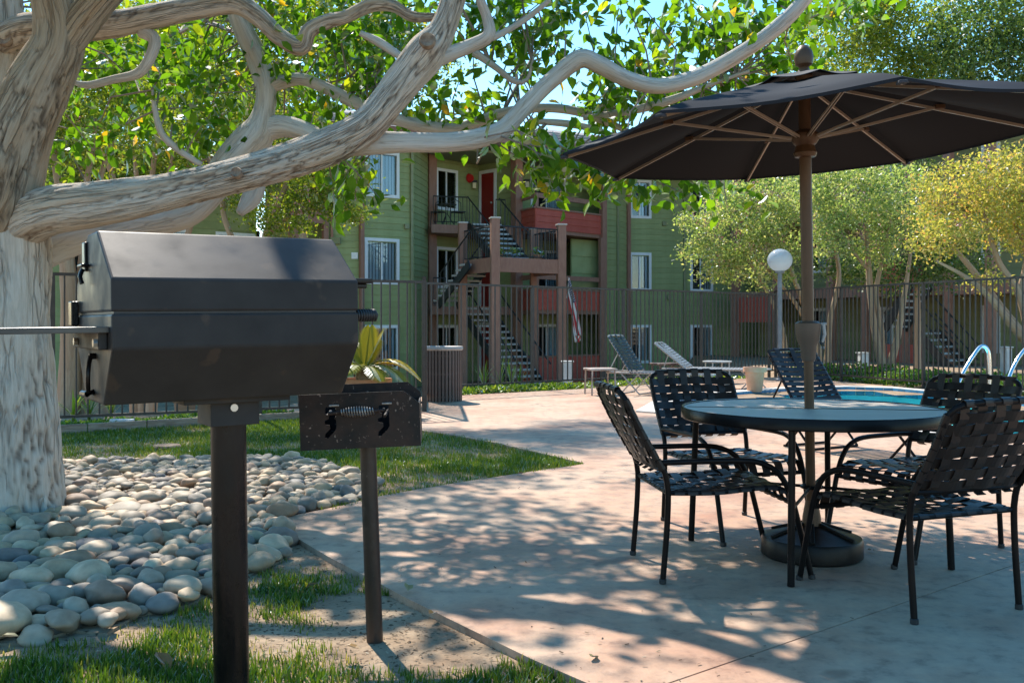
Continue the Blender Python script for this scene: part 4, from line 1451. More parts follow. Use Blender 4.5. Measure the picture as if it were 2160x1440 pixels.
tl_limb('limb', [(562, 185, 7.1, 36), (600, 172, 7.1, 34), (640, 168, 7.1, 30), (700, 192, 7.1, 30), (760, 222, 7.1, 32), (830, 250, 7.1, 30), (900, 268, 7.1, 30), (960, 272, 7.1, 28), (1010, 256, 7.1, 26), (1070, 236, 7.1, 24), (1140, 228, 7.1, 22), (1210, 234, 7.1, 22), (1280, 258, 7.1, 18), (1340, 285, 7.1, 12)], m=M_BARKS, n=14, amp=0.03, seed=8)
tl_limb('limb', [(1120, 255, 6.9, 14), (1200, 262, 6.9, 18), (1265, 276, 6.9, 14), (1330, 300, 6.9, 8)], m=M_BARKS, n=10, amp=0.03, seed=81)
tl_limb('limb', [(1230, 250, 6.9, 12), (1340, 232, 6.9, 20), (1420, 210, 6.9, 20), (1500, 178, 6.9, 12), (1580, 150, 6.9, 8)], m=M_BARKS, n=10, amp=0.03, seed=82)
tl_limb('limb', [(-40, 130, 6.5, 70), (40, 70, 6.45, 80), (130, 58, 6.4, 74), (250, 50, 6.35, 64), (380, 24, 6.3, 56), (490, 8, 6.3, 52), (545, 36, 6.3, 46), (590, 78, 6.3, 42), (635, 100, 6.3, 40), (652, 66, 6.3, 36), (690, 46, 6.3, 34), (730, 36, 6.3, 30), (782, 12, 6.3, 32), (830, 14, 6.3, 28), (872, 36, 6.3, 26), (930, 36, 6.3, 20)], m=M_BARK, n=40, step=0.02, amp=0.04, seed=9, ridges=0.03, cracks=0.006, cf=(30.0, 6.0))
tl_limb('limb', [(300, 66, 6.35, 34), (326, 84, 6.32, 30), (318, 120, 6.3, 26), (292, 155, 6.3, 24), (240, 168, 6.3, 20), (185, 180, 6.3, 18), (150, 172, 6.3, 10)], m=M_BARKS, n=12, amp=0.04, seed=10)
tl_limb('limb', [(322, 190, 6.7, 6), (326, 225, 6.7, 12), (340, 280, 6.7, 16), (375, 315, 6.75, 17), (425, 348, 6.8, 14)], m=M_BARKS, n=10, amp=0.04, seed=11)
tl_limb('limb', [(895, 140, 5.95, 40), (940, 118, 5.95, 38), (985, 100, 5.95, 34), (1030, 76, 5.9, 32), (1028, 40, 5.9, 26), (1012, -5, 5.85, 22), (1000, -80, 5.8, 18)], m=M_BARKS, n=14, amp=0.04, seed=12)
tl_limb('limb', [(1035, 80, 5.9, 20), (1060, 70, 5.95, 16), (1110, 40, 6.0, 14), (1160, 0, 6.0, 12)], m=M_BARKS, n=10, amp=0.04, seed=13)
tl_limb('limb', [(760, 70, 6.3, 14), (800, 90, 6.3, 22), (850, 122, 6.25, 18), (890, 135, 6.2, 14)], m=M_BARKS, n=10, amp=0.04, seed=14)
tl_limb('limb', [(1000, 110, 6.6, 20), (1045, 142, 6.6, 16), (1085, 172, 6.6, 14), (1112, 168, 6.6, 10), (1125, 120, 6.6, 7)], m=M_BARKS, n=8, amp=0.04, seed=15)
# knots where limbs were cut
M_KNOT = mat('cut_knot', (0.16, 0.10, 0.07), 0.9, col2=(0.34, 0.26, 0.19), scale=20, bump=0.5)
for px, py, Y, r_ in ((902, 88, 5.76, 0.045), (500, 366, 5.71, 0.03), (12, 83, 6.38, 0.05)):
    p = P(px, py, Y) - tl
    MB().lathe([(r_, -0.02), (r_ * 1.15, 0.01), (r_ * 0.95, 0.03), (r_ * 0.6, 0.022), (r_ * 0.2, 0.018)], 14).build('knot', M_KNOT, tree, smooth=True).matrix_local = Matrix.Translation(p) @ Matrix.Rotation(R(80), 4, 'X')

# leaves of the shade tree
LSTOPS = [(0.0, (0.034, 0.090, 0.012)), (0.45, (0.065, 0.15, 0.018)), (0.75, (0.115, 0.205, 0.022)), (0.93, (0.22, 0.27, 0.03)), (1.0, (0.36, 0.22, 0.04))]
M_LEAF = leaf_mat('shade_leaf', LSTOPS, transl=0.6, gloss=0.05, tint=(2.4, 2.3, 0.4))
M_LEAFO = leaf_mat('shade_leaf_single', LSTOPS, transl=0.6, gloss=0.05, tint=(2.4, 2.3, 0.4), use_object=True)
BLOBS = [  # px, py, Y, radius px x, radius px y, clusters
    (230, 95, 6.9, 130, 70, 16), (340, 130, 6.7, 110, 60, 14), (420, 200, 6.6, 90, 60, 14), (330, 250, 6.9, 90, 70, 12), (420, 300, 7.2, 70, 50, 8),
    (180, 300, 7.2, 60, 60, 7), (150, 230, 7.2, 70, 60, 6), (430, 90, 6.6, 110, 50, 12), (620, 30, 6.5, 110, 40, 12), (650, 150, 6.9, 110, 50, 16), (740, 120, 6.6, 90, 60, 15), (820, 70, 6.7, 90, 55, 14),
    (700, 210, 6.8, 80, 35, 9), (780, 170, 6.8, 70, 40, 8), (640, 250, 7.3, 80, 40, 8), (1000, 30, 6.2, 70, 45, 12), (1090, 50, 6.4, 80, 50, 14), (1060, 100, 6.6, 80, 40, 8), (950, 190, 6.7, 60, 50, 7), (1000, 230, 6.9, 80, 30, 8),
    (920, 240, 6.9, 80, 30, 8), (1110, 170, 6.7, 60, 50, 3), (1180, 60, 6.5, 60, 50, 5), (1170, 20, 6.4, 80, 40, 9), (1290, 110, 6.4, 50, 40, 4), (1340, 130, 6.3, 70, 40, 10), (1260, 225, 6.7, 70, 45, 8),
    (1330, 210, 6.6, 80, 50, 14), (1410, 220, 6.7, 70, 50, 12), (1400, 70, 6.4, 50, 60, 5), (1320, 20, 6.4, 90, 30, 2), (1480, 60, 6.5, 80, 50, 14), (1560, 40, 6.5, 90, 45, 16), (1640, 110, 6.5, 60, 60, 14), (1560, 170, 6.7, 90, 50, 14), (1640, 180, 6.6, 60, 50, 12), (1480, 220, 6.8, 80, 40, 10), (1740, 30, 6.4, 90, 35, 12), (1790, 10, 6.5, 60, 25, 6),
    (1130, 310, 6.5, 50, 40, 7), (1190, 340, 6.4, 60, 35, 8), (1250, 345, 6.4, 60, 35, 8), (1170, 370, 6.4, 40, 25, 5), (1310, 360, 6.6, 60, 30, 7), (1400, 385, 6.8, 60, 30, 6), (1480, 400, 6.9, 50, 25, 5), (1500, 60, 6.4, 40, 40, 4), (1130, 270, 6.6, 40, 30, 4),
    (750, 370, 6.3, 45, 50, 7), (720, 420, 6.3, 40, 35, 4), (1540, 400, 7.6, 30, 30, 3)]
g5 = np.random.default_rng(42)
centres = []
for px, py, Y, rx, ry, n in BLOBS:
    Y = Y + (0.55 if py < 290 else 0.0)
    for _ in range(n):
        q = P(px + g5.normal() * rx * 0.62, py + g5.normal() * ry * 0.62, Y + g5.normal() * 0.3)
        centres.append((np.array(q), 12, 0.10))
IN_VIEW = len(centres)
# the crown above the frame that throws the dappled shade
def above_frame(x, y, z, m=0.25):
    return z > H + (YH / F) * y + m or y < 0.3 or abs(x) > 0.54 * y + 0.6
over = []
tries = 0
while len(over) < 500 and tries < 200000:
    tries += 1
    sx, sy = g5.uniform(-4.6, 1.9), g5.uniform(1.6, 10.5)        # where its shade falls
    dn_ = noise.noise(Vector((sx * 1.05, sy * 0.8, 7.7))) + 0.35 * noise.noise(Vector((sx * 2.6, sy * 2.2, 1.2)))
    if dn_ < (-0.02 if sy < 8 else 0.05):
        continue
    zmin = max(3.3, (H + 0.3 + 0.3337 * sy) / 0.746)
    z = zmin + g5.random() ** 1.4 * 1.5
    x, y = sx - 0.355 * z, sy + 0.761 * z
    if not above_frame(x, y, z):
        continue
    if -3.4 < sx < -1.2 and 5.3 < sy < 7.6 and g5.random() < 0.75:
        continue
    if -0.8 < sx < 0.05 and 1.4 < sy < 2.2 and g5.random() < 0.25:
        continue
    over.append((np.array((x, y, z)), 22, 0.17))
centres += over
pts, szs, info = [], [], []
for ci, (c, k, sp) in enumerate(centres):
    n = max(2, int(k * g5.uniform(0.6, 1.4)))
    loc = c + g5.normal(size=(n, 3)) * sp * np.array([1, 1, 0.8])
    pts.append(loc); szs.append(g5.uniform(0.065, 0.13, n) * (1.0 if ci < IN_VIEW else 1.3))
pts = np.concatenate(pts); szs = np.concatenate(szs)
rots = rand_rots(len(pts), 0.7, g5)
rn = np.clip(g5.beta(2.2, 2.6, len(pts)), 0, 1); rn[g5.random(len(pts)) < 0.012] = 1.0
# the 300 that show largest become leaves of their own
pxs = 1080 + pts[:, 0] / pts[:, 1] * F; pys = YH - (pts[:, 2] - H) / pts[:, 1] * F
vis = (pxs > 0) & (pxs < 2160) & (pys > 0) & (pys < 1440)
score = np.where(vis, szs / pts[:, 1], 0)
order = np.argsort(-score)
own, mass = order[:300], order[300:]
tln = np.array(tl)
crown = inst('crown', scatter_mesh('crown', pts[mass] - tln, szs[mass], M_LEAF, LEAF_OVATE, rots=rots[mass], rnd=rn[mass]), tree)
crown['kind'] = 'stuff'
lm = bpy.data.meshes.new('leaf')
lm.from_pydata([tuple(v) for v in LEAF_OVATE[0]], [], LEAF_OVATE[1]); lm.materials.append(M_LEAFO)
for i in own:
    o = inst('leaf', lm, crown)
    Mx = Matrix([list(r) for r in rots[i]]).to_4x4()
    o.matrix_local = Matrix.Translation(Vector(pts[i] - tln)) @ Mx @ Matrix.Scale(float(szs[i]), 4)
# twigs from the limbs to the leaf clusters
tw = MB()
bp = np.array([list(p) for p, _ in ALLQ])
for ci, (c, k, sp) in enumerate(centres):
    if ci >= IN_VIEW and ci % 3:
        continue
    if ci < IN_VIEW and ci % 2:
        continue
    dd = np.linalg.norm(bp - c, axis=1); j = int(np.argmin(dd + g5.random(len(dd)) * 0.25))
    if dd[j] > (1.3 if ci < IN_VIEW else 4.0):
        continue
    a, b = Vector(bp[j]), Vector(c)
    mid = a.lerp(b, 0.5) + Vector(g5.normal(size=3)) * 0.12 * dd[j]
    tip = b + (b - mid).normalized() * 0.1
    r0 = 0.005 + 0.004 * dd[j]
    tw.tube([a - tl, mid - tl, b - tl, tip - tl], [r0, r0 * 0.8, r0 * 0.5, 0.002], 5, caps=False)
t_o = tw.build('twigs', mat('twig_bark', (0.20, 0.15, 0.12), 0.85, col2=(0.28, 0.23, 0.19), scale=10), tree, smooth=True)
t_o['kind'] = 'stuff'

# ---- crape myrtles
def crape(label, base, stems, crown_blobs, leaf_m, count, size=(0.05, 0.09), blossoms=0, seed=1, group='crape myrtles behind the fence', cl_r=0.2, name='crape_myrtle'):
    """stems: lists of (px, py, Y, width px); crown_blobs: (px, py, Y, rx m, ry m, rz m, weight)"""
    g = np.random.default_rng(seed)
    b = Vector(base)
    t = thing(name, label, 'tree', b, 0, group)
    for i, s in enumerate(stems):
        pts_ = []
        for px, py, Y, w in s:
            p = P(px, py, Y) - b
            pts_.append((p.x, p.y, p.z, w * 0.36 / F * Y))
        limb('trunk' if i == 0 else 'stem', pts_, t, M_CRAPE, n=9, step=0.12, amp=0.06, seed=seed + i)
    tot = sum(c[6] for c in crown_blobs)
    P_, fl_ = [], []
    for px, py, Y, rx, ry, rz, w in crown_blobs:
        c = np.array(P(px, py, Y) - b)
        k = int(count * w / tot / 60)
        for _ in range(k):
            d = g.normal(size=3); d /= np.linalg.norm(d)
            q = c + d * np.array([rx, ry, rz]) * g.uniform(0.25, 1.0) ** 0.5
            n = int(60 * g.uniform(0.4, 1.6))
            P_.append(q + g.normal(size=(n, 3)) * cl_r * 0.9 * np.array([1, 1, 0.65]))
            if g.random() < blossoms:
                fl_.append(q + np.array([0, 0, cl_r * 1.1]) + g.normal(size=(26, 3)) * 0.07)
    P_ = np.concatenate(P_)
    o = inst('crown', scatter_mesh('crown', P_, g.uniform(size[0], size[1], len(P_)), leaf_m, LEAF_SMALL, 0.2, rnd=np.clip(g.beta(2, 2, len(P_)), 0, 1)), t)
    o['kind'] = 'stuff'
    if fl_:
        fl_ = np.concatenate(fl_)
        o = inst('blossoms', scatter_mesh('blossoms', fl_, g.uniform(0.03, 0.055, len(fl_)), M_PINK, LEAF_SMALL, 0.0), t)
        o['kind'] = 'stuff'
    return t
M_PINK = leaf_mat('pink_blossom', [(0, (0.5, 0.12, 0.2)), (0.5, (0.62, 0.22, 0.3)), (1, (0.7, 0.4, 0.42))], transl=0.4, tint=(1.1, 1, 1))
M_CRL = leaf_mat('crape_leaf', [(0, (0.06, 0.12, 0.02)), (0.4, (0.12, 0.19, 0.03)), (0.75, (0.23, 0.27, 0.05)), (1.0, (0.36, 0.24, 0.08))], transl=0.55, tint=(1.8, 1.8, 0.5), gloss=0.03)
M_CRP = leaf_mat('crape_leaf_pale', [(0, (0.10, 0.17, 0.055)), (0.35, (0.23, 0.31, 0.115)), (0.65, (0.38, 0.43, 0.20)), (0.88, (0.44, 0.40, 0.26)), (1.0, (0.5, 0.34, 0.28))], transl=0.55, tint=(1.6, 1.6, 0.7), gloss=0.03)
M_CRY = leaf_mat('crape_leaf_autumn', [(0, (0.16, 0.20, 0.05)), (0.35, (0.33, 0.36, 0.09)), (0.65, (0.50, 0.46, 0.14)), (0.87, (0.56, 0.38, 0.17)), (1.0, (0.54, 0.25, 0.14))], transl=0.55, tint=(1.5, 1.35, 0.6), gloss=0.03)
M_OAK = leaf_mat('far_leaf', [(0, (0.055, 0.11, 0.025)), (0.4, (0.15, 0.21, 0.04)), (0.75, (0.30, 0.33, 0.065)), (1.0, (0.42, 0.33, 0.085))], transl=0.5, tint=(1.8, 1.8, 0.5), gloss=0.03)
M_OAKB = leaf_mat('far_leaf_blue', [(0, (0.035, 0.08, 0.03)), (0.5, (0.10, 0.16, 0.05)), (1.0, (0.25, 0.27, 0.075))], transl=0.45, tint=(1.4, 1.6, 0.7), gloss=0.03)
def gz_(x, y): return ground_z(x, y)
def base_at(px, Y):
    x = PX(px, Y); return (x, Y, ground_z(x, Y))
# left group
crape('multi-stemmed crape myrtle right behind the trunk of the shade tree', base_at(205, 13.4),
      [[(142, 905, 13.4, 74), (150, 760, 13.4, 64), (146, 600, 13.4, 50), (130, 430, 13.4, 26), (100, 250, 13.4, 16)], [(205, 905, 13.4, 70), (200, 760, 13.4, 56), (190, 600, 13.4, 44), (180, 430, 13.5, 22), (205, 250, 13.5, 14)], [(175, 900, 13.5, 36), (180, 740, 13.5, 30), (172, 560, 13.5, 24), (205, 400, 13.6, 18), (250, 260, 13.6, 12)]],
      [(150, 150, 13.5, 1.0, 0.8, 1.0, 3), (240, 250, 13.6, 0.9, 0.7, 0.8, 2), (90, 320, 13.4, 0.6, 0.5, 0.5, 1)], M_CRL, 9000, (0.05, 0.09), 0.03, 31)
crape('crape myrtle with many thin tan stems in front of the far windows', base_at(300, 17.0),
      [[(285, 880, 17, 30), (262, 500, 17, 22), (245, 400, 17, 18), (210, 290, 17, 12)], [(300, 880, 17, 30), (305, 520, 17, 22), (318, 400, 17, 18), (330, 290, 17, 12)], [(320, 880, 17, 28), (352, 520, 17, 22), (380, 400, 17, 16), (420, 300, 17, 10)], [(310, 880, 17.2, 26), (285, 520, 17.2, 18), (290, 400, 17.2, 15), (280, 300, 17.2, 10)], [(315, 880, 16.8, 26), (395, 500, 16.8, 18), (440, 400, 16.8, 14), (490, 320, 16.8, 9)], [(315, 880, 16.8, 26), (335, 500, 16.8, 16), (350, 400, 16.8, 12), (372, 300, 16.8, 9)]],
      [(250, 200, 17, 1.4, 1.0, 1.0, 3), (400, 230, 17, 1.3, 1.0, 0.9, 3), (330, 120, 17, 1.4, 1.0, 0.9, 2), (470, 340, 17, 0.8, 0.7, 0.5, 1.2), (560, -160, 15.5, 1.2, 1.2, 0.7, 3), (720, -190, 15.8, 1.1, 1.2, 0.6, 3.4), (870, -150, 16.6, 1.0, 1.2, 0.5, 3.2), (420, -190, 15.0, 1.2, 1.2, 0.6, 2.2), (960, -140, 17.6, 0.9, 1.0, 0.5, 2.4)], M_CRL, 38000, (0.05, 0.095), 0.04, 32)  # blobs above the frame are unseen foliage added to shade lawn and patio
crape('crape myrtle with pink blossom tips drooping in front of the green corner', base_at(520, 16.5),
      [[(520, 880, 16.5, 34), (540, 600, 16.5, 26), (560, 500, 16.5, 22), (600, 400, 16.5, 16), (640, 300, 16.5, 10)], [(520, 880, 16.5, 30), (500, 560, 16.5, 22), (470, 440, 16.5, 16), (480, 330, 16.5, 10)], [(560, 500, 16.5, 14), (620, 450, 16.4, 10), (690, 440, 16.3, 7), (760, 430, 16.2, 4)]],
      [(560, 250, 16.5, 1.2, 0.9, 0.9, 2.2), (660, 330, 16.3, 0.9, 0.7, 0.7, 2.2), (560, 440, 16.5, 0.7, 0.6, 0.35, 1.2), (700, 400, 16.2, 0.55, 0.45, 0.42, 1.7), (600, 470, 16.3, 0.5, 0.4, 0.2, 0.7), (740, 440, 16.2, 0.28, 0.3, 0.22, 0.5)], M_CRL, 13000, (0.045, 0.085), 0.16, 33, cl_r=0.15)
# right group
crape('pale crape myrtle standing behind the globe lamp', base_at(1735, 23.5),
      [[(1740, 790, 23.5, 22), (1715, 700, 23.5, 18), (1680, 600, 23.5, 14), (1640, 500, 23.5, 9)], [(1745, 790, 23.5, 22), (1750, 680, 23.5, 17), (1770, 580, 23.5, 13), (1750, 470, 23.5, 8)], [(1742, 790, 23.6, 18), (1690, 660, 23.4, 12), (1630, 580, 23.2, 9), (1580, 520, 23, 6)], [(1660, 790, 23.3, 16), (1650, 690, 23.3, 12), (1610, 600, 23.2, 9), (1560, 520, 23, 6)]],
      [(1560, 470, 23.2, 1.3, 1.1, 1.0, 3.2), (1660, 450, 23.5, 1.2, 1.0, 1.0, 2.5), (1600, 560, 23.2, 1.0, 0.9, 0.55, 1.6), (1500, 540, 23.0, 0.6, 0.6, 0.5, 0.9), (1700, 420, 23.5, 1.0, 0.9, 0.6, 1.2)], M_CRP, 15000, (0.06, 0.11), 0.3, 41, cl_r=0.2)
crape('v-trunked crape myrtle rising from the ivy beyond the pool', base_at(1865, 20.6),
      [[(1868, 800, 20.6, 34), (1850, 720, 20.6, 24), (1838, 640, 20.6, 20), (1832, 560, 20.6, 17), (1826, 470, 20.6, 10)], [(1860, 790, 20.6, 26), (1858, 690, 20.6, 18), (1848, 620, 20.6, 15), (1862, 540, 20.6, 11), (1880, 450, 20.6, 7)], [(1872, 790, 20.6, 26), (1892, 715, 20.6, 20), (1906, 630, 20.6, 16), (1914, 580, 20.6, 12), (1925, 500, 20.6, 8)], [(1832, 570, 20.6, 11), (1800, 530, 20.5, 8), (1775, 490, 20.4, 5)]],
      [(1800, 420, 20.6, 1.1, 1.0, 0.8, 2.5), (1900, 430, 20.7, 0.9, 0.9, 0.8, 2.0), (1760, 500, 20.4, 0.6, 0.6, 0.5, 1), (1860, 520, 20.6, 0.8, 0.7, 0.35, 0.9), (1740, 390, 20.6, 0.8, 0.8, 0.5, 1)], M_CRP, 12500, (0.055, 0.10), 0.18, 42, cl_r=0.19)
crape('yellow and orange crape myrtle leaning in over the pool fence', base_at(2230, 17.5),
      [[(2230, 830, 17.5, 44), (2180, 740, 17.5, 34), (2110, 650, 17.5, 28), (2060, 580, 17.5, 20), (2010, 520, 17.5, 12)], [(2160, 715, 17.5, 26), (2080, 620, 17.3, 18), (2030, 580, 17.2, 12), (1975, 550, 17.1, 7)], [(2180, 740, 17.5, 30), (2150, 620, 17.6, 24), (2110, 560, 17.6, 18), (2085, 490, 17.6, 12), (2070, 420, 17.6, 7)], [(2150, 620, 17.6, 20), (2165, 540, 17.6, 16), (2140, 470, 17.6, 10)]],
      [(2040, 420, 17.3, 0.9, 0.9, 0.7, 2.6), (2130, 390, 17.5, 0.9, 0.9, 0.7, 2.2), (1990, 500, 17.0, 0.55, 0.6, 0.35, 1.0), (2150, 500, 17.5, 0.5, 0.7, 0.3, 0.8), (2090, 590, 17.3, 0.35, 0.4, 0.15, 0.25), (2200, 420, 17.5, 0.8, 0.8, 0.8, 1.2)], M_CRY, 13500, (0.05, 0.09), 0.05, 43, cl_r=0.17)
# broad trees behind
def big_tree(label, base, px, stems, blobs, m, count, seed, size=(0.16, 0.30), cl=0.55):
    return crape(label, base, stems, blobs, m, count, size, 0, seed, 'tall trees behind the buildings', cl, 'broadleaf_tree')
big_tree('tall yellow-green tree rising above the umbrella', base_at(1850, 42), 1850, [[(1850, 790, 42, 30), (1850, 500, 42, 24), (1840, 250, 42, 16)]],
         [(1830, 180, 42, 2.6, 2.2, 2.6, 3), (1930, 60, 42, 2.6, 2.4, 2.4, 3), (1820, 20, 42, 1.8, 2, 1.8, 2), (1980, 200, 42, 2.2, 2, 1.8, 2), (1900, 300, 42, 2.6, 2, 1.6, 2)], M_OAK, 22000, 51, (0.13, 0.25))
big_tree('tall dark green tree behind the yellow-green one', base_at(2130, 38), 2120, [[(2130, 790, 38, 34), (2120, 450, 38, 26), (2110, 200, 38, 18)]],
         [(2110, 150, 38, 2.2, 2, 2.4, 3), (2060, 60, 38, 1.8, 2, 1.6, 2), (2170, 40, 38, 2, 2, 2, 2), (2140, 290, 38, 2.2, 2, 1.6, 2), (2030, 260, 38, 1.6, 1.6, 1.4, 1.5)], M_OAKB, 17000, 52, (0.13, 0.25))
big_tree('bright green tree showing between the limbs above the stair roof', base_at(1640, 48), 1640, [[(1640, 770, 48, 26), (1640, 500, 48, 22), (1630, 250, 48, 14)]],
         [(1620, 250, 48, 2.6, 2, 2.4, 2), (1560, 330, 48, 2.4, 2, 1.8, 2), (1690, 320, 48, 2.4, 2, 2.4, 2), (1760, 260, 48, 1.8, 2, 2, 1.5), (1700, 120, 48, 2, 2, 2, 1.5)], M_OAK, 13000, 53, (0.14, 0.26))
big_tree('green tree filling the gaps behind the sprawling limbs', base_at(640, 26.0), 640, [[(640, 860, 26, 30), (640, 500, 26, 26), (650, 250, 26, 18)]],
         [(640, 130, 26, 2.2, 1.8, 1.4, 3), (820, 120, 26, 1.6, 1.6, 1.3, 2), (500, 60, 26, 1.8, 1.6, 1.2, 2), (740, 30, 26, 2.0, 1.6, 1.0, 2), (440, 200, 26, 1.4, 1.4, 1.2, 2), (560, 330, 26, 1.2, 1.2, 1.0, 1.6)], M_OAK, 26000, 54, (0.10, 0.18), 0.45)
big_tree('green tree at the far left behind the thin-stemmed crape myrtle', base_at(180, 27.0), 180, [[(180, 860, 27, 34), (180, 500, 27, 28), (170, 250, 27, 18)]],
         [(180, 160, 27, 2.4, 1.8, 1.6, 3), (300, 330, 27, 1.8, 1.6, 1.3, 2), (60, 300, 27, 1.8, 1.6, 1.6, 2), (330, 60, 27, 1.8, 1.6, 1.0, 2), (150, 430, 27, 1.6, 1.4, 1.0, 1.5)], M_OAK, 24000, 55, (0.10, 0.18), 0.45)
big_tree('dark green bushy tree between the v-trunked crape myrtle and the wing', base_at(1935, 25.5), 1935, [[(1935, 790, 25.5, 22), (1935, 650, 25.5, 18), (1930, 500, 25.5, 12)]],
         [(1930, 470, 25.5, 1.1, 1.0, 0.9, 2), (1960, 560, 25.5, 0.9, 0.9, 0.6, 1.5), (1880, 590, 25.5, 0.7, 0.7, 0.4, 1), (2040, 520, 25.5, 0.9, 0.9, 0.8, 1.4), (1780, 560, 25.5, 0.7, 0.8, 0.5, 1)], M_OAKB, 9000, 57, (0.07, 0.13), 0.25)
big_tree('green tree rising right behind the pale crape myrtle', base_at(1700, 27.0), 1700, [[(1700, 790, 27, 22), (1700, 600, 27, 18), (1690, 420, 27, 12)]],
         [(1690, 380, 27, 1.6, 1.2, 1.0, 2), (1790, 360, 27, 1.3, 1.2, 1.0, 2), (1600, 420, 27, 1.0, 1.0, 0.7, 1), (1880, 340, 27, 1.2, 1.2, 0.8, 1.3)], M_OAKB, 9000, 58, (0.07, 0.14), 0.28)
# apartment wall far at the left behind the crape stems
wl3 = thing('garden_building', 'low olive apartment wing half hidden behind the thin crape stems', 'building', (0, 0, 0))
qa, qb = pxp(-60, 25.5), pxp(540, 30.5)
wq = Wall(wl3, qa, qb, -1.0, 6.0, openings=[(2.3, 3.4, 2.6, 3.9), (4.6, 5.7, 2.6, 3.9), (6.7, 7.8, 2.6, 3.9), (2.3, 3.4, -0.1, 1.2)], m=M_GREEN, board=0.24)
for o in ((2.3, 3.4, 2.6, 3.9), (4.6, 5.7, 2.6, 3.9), (6.7, 7.8, 2.6, 3.9), (2.3, 3.4, -0.1, 1.2)):
    wq.window(*o, blinds='right')
nn = Vector((-wq.d.y, wq.d.x))
c0, c1 = Vector(qa), Vector(qb)
MB().prism([tuple(c0 + nn * 0.85), tuple(c1 + nn * 0.85), tuple(c1 + nn * 6), tuple(c0 + nn * 6)], -1.0, 5.95).build('rear_walls', M_GREENB, wl3, fix=True)
MB().prism([tuple(c0 - nn * 0.6), tuple(c1 - nn * 0.6), tuple(c1 + nn * 6.3), tuple(c0 + nn * 6.3)], 6.0, 6.25).build('roof', M_ROOF, wl3, fix=True)
# ---------------------------------------------------------------- iron fences
M_FENCE = mat('fence_paint', (0.036, 0.026, 0.022), 0.5, col2=(0.06, 0.045, 0.038), scale=9, bump=0.1)
def fence(label, a, b, za, zb, h, spacing=0.122, post_every=2.4):
    a, b = Vector(a), Vector(b)
    L_ = (b - a).length; ang = math.atan2((b - a).y, (b - a).x)
    t = thing('iron_fence', label, 'fence', (a.x, a.y, 0), 0, 'iron picket fences round the pool')
    def at(u, z): 
        q = (b - a) * (u / L_); return Vector((q.x, q.y, z + za + (zb - za) * u / L_))
    MB().beam(at(0, h), at(L_, h), 0.042, 0.035).build('top_rail', M_FENCE, t)
    MB().beam(at(0, 0.12), at(L_, 0.12), 0.036, 0.032).build('bottom_rail', M_FENCE, t)
    pk = MB().box((0, 0, h / 2 + 0.05), (0.019, 0.019, h - 0.12)).mesh('picket', M_FENCE)
    ps = MB().box((0, 0, h / 2 - 0.05), (0.052, 0.052, h + 0.12)).mesh('post', M_FENCE)
    n = int(L_ / spacing); per = max(2, int(post_every / spacing))
    for i in range(n + 1):
        u = L_ * i / n
        if i % per == 0 or i == n:
            inst('post', ps, t, at(u, 0), (0, 0, ang))
        else:
            inst('picket', pk, t, at(u, 0), (0, 0, ang))
    return t
fence('black picket fence along the ivy behind the lawn and barrel grill', FA, FB, 0.0, 0.0, 1.74)
fence('short return of picket fence behind the ribbed trash can', FB, FC, 0.0, 0.0, 1.8)
fence('long picket fence between the pool deck and the green apartment block', FC, FD, 0.0, 0.0, 1.86)
fence('picket fence with ivy behind it beyond the pool', FD, FE, 0.0, 0.0, 1.93)
fence('last stretch of picket fence beside the pool handrails', FE, FF, 0.0, 0.0, 1.93)

# ---------------------------------------------------------------- ivy, strips of grass and plants along the fences
M_IVY = leaf_mat('ivy_leaf', [(0, (0.06, 0.14, 0.02)), (0.5, (0.14, 0.26, 0.035)), (1, (0.32, 0.42, 0.07))], transl=0.4, gloss=0.06)
def ivy(a, b, w, h, n, label, size=(0.05, 0.09), seed=1, m=M_IVY, z0=0.0):
    g = np.random.default_rng(seed)
    a, b = np.array(a, float), np.array(b, float)
    d = b - a; nn_ = np.array([-d[1], d[0]]) / np.linalg.norm(d)
    u = g.random(n); v = g.random(n)
    xy = a + d * u[:, None] + nn_ * (v * w)[:, None]
    top = np.array([h * (0.65 + 0.5 * noise.noise(Vector((x * 1.7, y * 1.7, 2)))) * min(1, 4 * min(q, 1 - q) + 0.35) for (x, y), q in zip(xy, v)])
    z = np.array([ground_z(x, y) for x, y in xy]) + z0 + top * np.sqrt(g.random(n))
    pts_ = np.column_stack([xy, z])
    o = inst('ivy', scatter_mesh('ivy', pts_, g.uniform(size[0], size[1], n), m, LEAF_OVATE, -0.1), None)
    tag(o, label, 'ivy', kind='stuff')
    return o
ivy(FD + Vector((0.15, 0.0)), FE + Vector((0.15, 0)), 1.5, 0.42, 9000, 'dense green ivy behind the pool fence', (0.06, 0.1), 5)
ivy(FE + Vector((0.15, 0.0)), FF + Vector((0.15, 0)), 1.2, 0.35, 2500, 'ivy behind the fence beside the handrails', (0.06, 0.1), 6)
ivy(e0 + Vector((0, 0.06)), e1 + Vector((0, 0.06)), 0.75, 0.13, 6500, 'low ivy between the timber edging and the fence', (0.035, 0.065), 7)
M_STRIP = leaf_mat('strip_leaf', [(0, (0.10, 0.20, 0.02)), (0.5, (0.22, 0.33, 0.03)), (1, (0.42, 0.45, 0.06))], transl=0.4)
ivy(FC + Vector((0.35, -0.1)), Vector((1.3, 17.7)), 0.75, 0.12, 3500, 'sunlit yellow-green ground cover at the foot of the long fence', (0.05, 0.1), 8, M_STRIP)
ivy(Vector((1.3, 17.8)), FD + Vector((-0.3, -0.3)), 0.8, 0.10, 3000, 'narrow strip of sunlit green along the far end of the long fence', (0.05, 0.1), 9, M_STRIP)
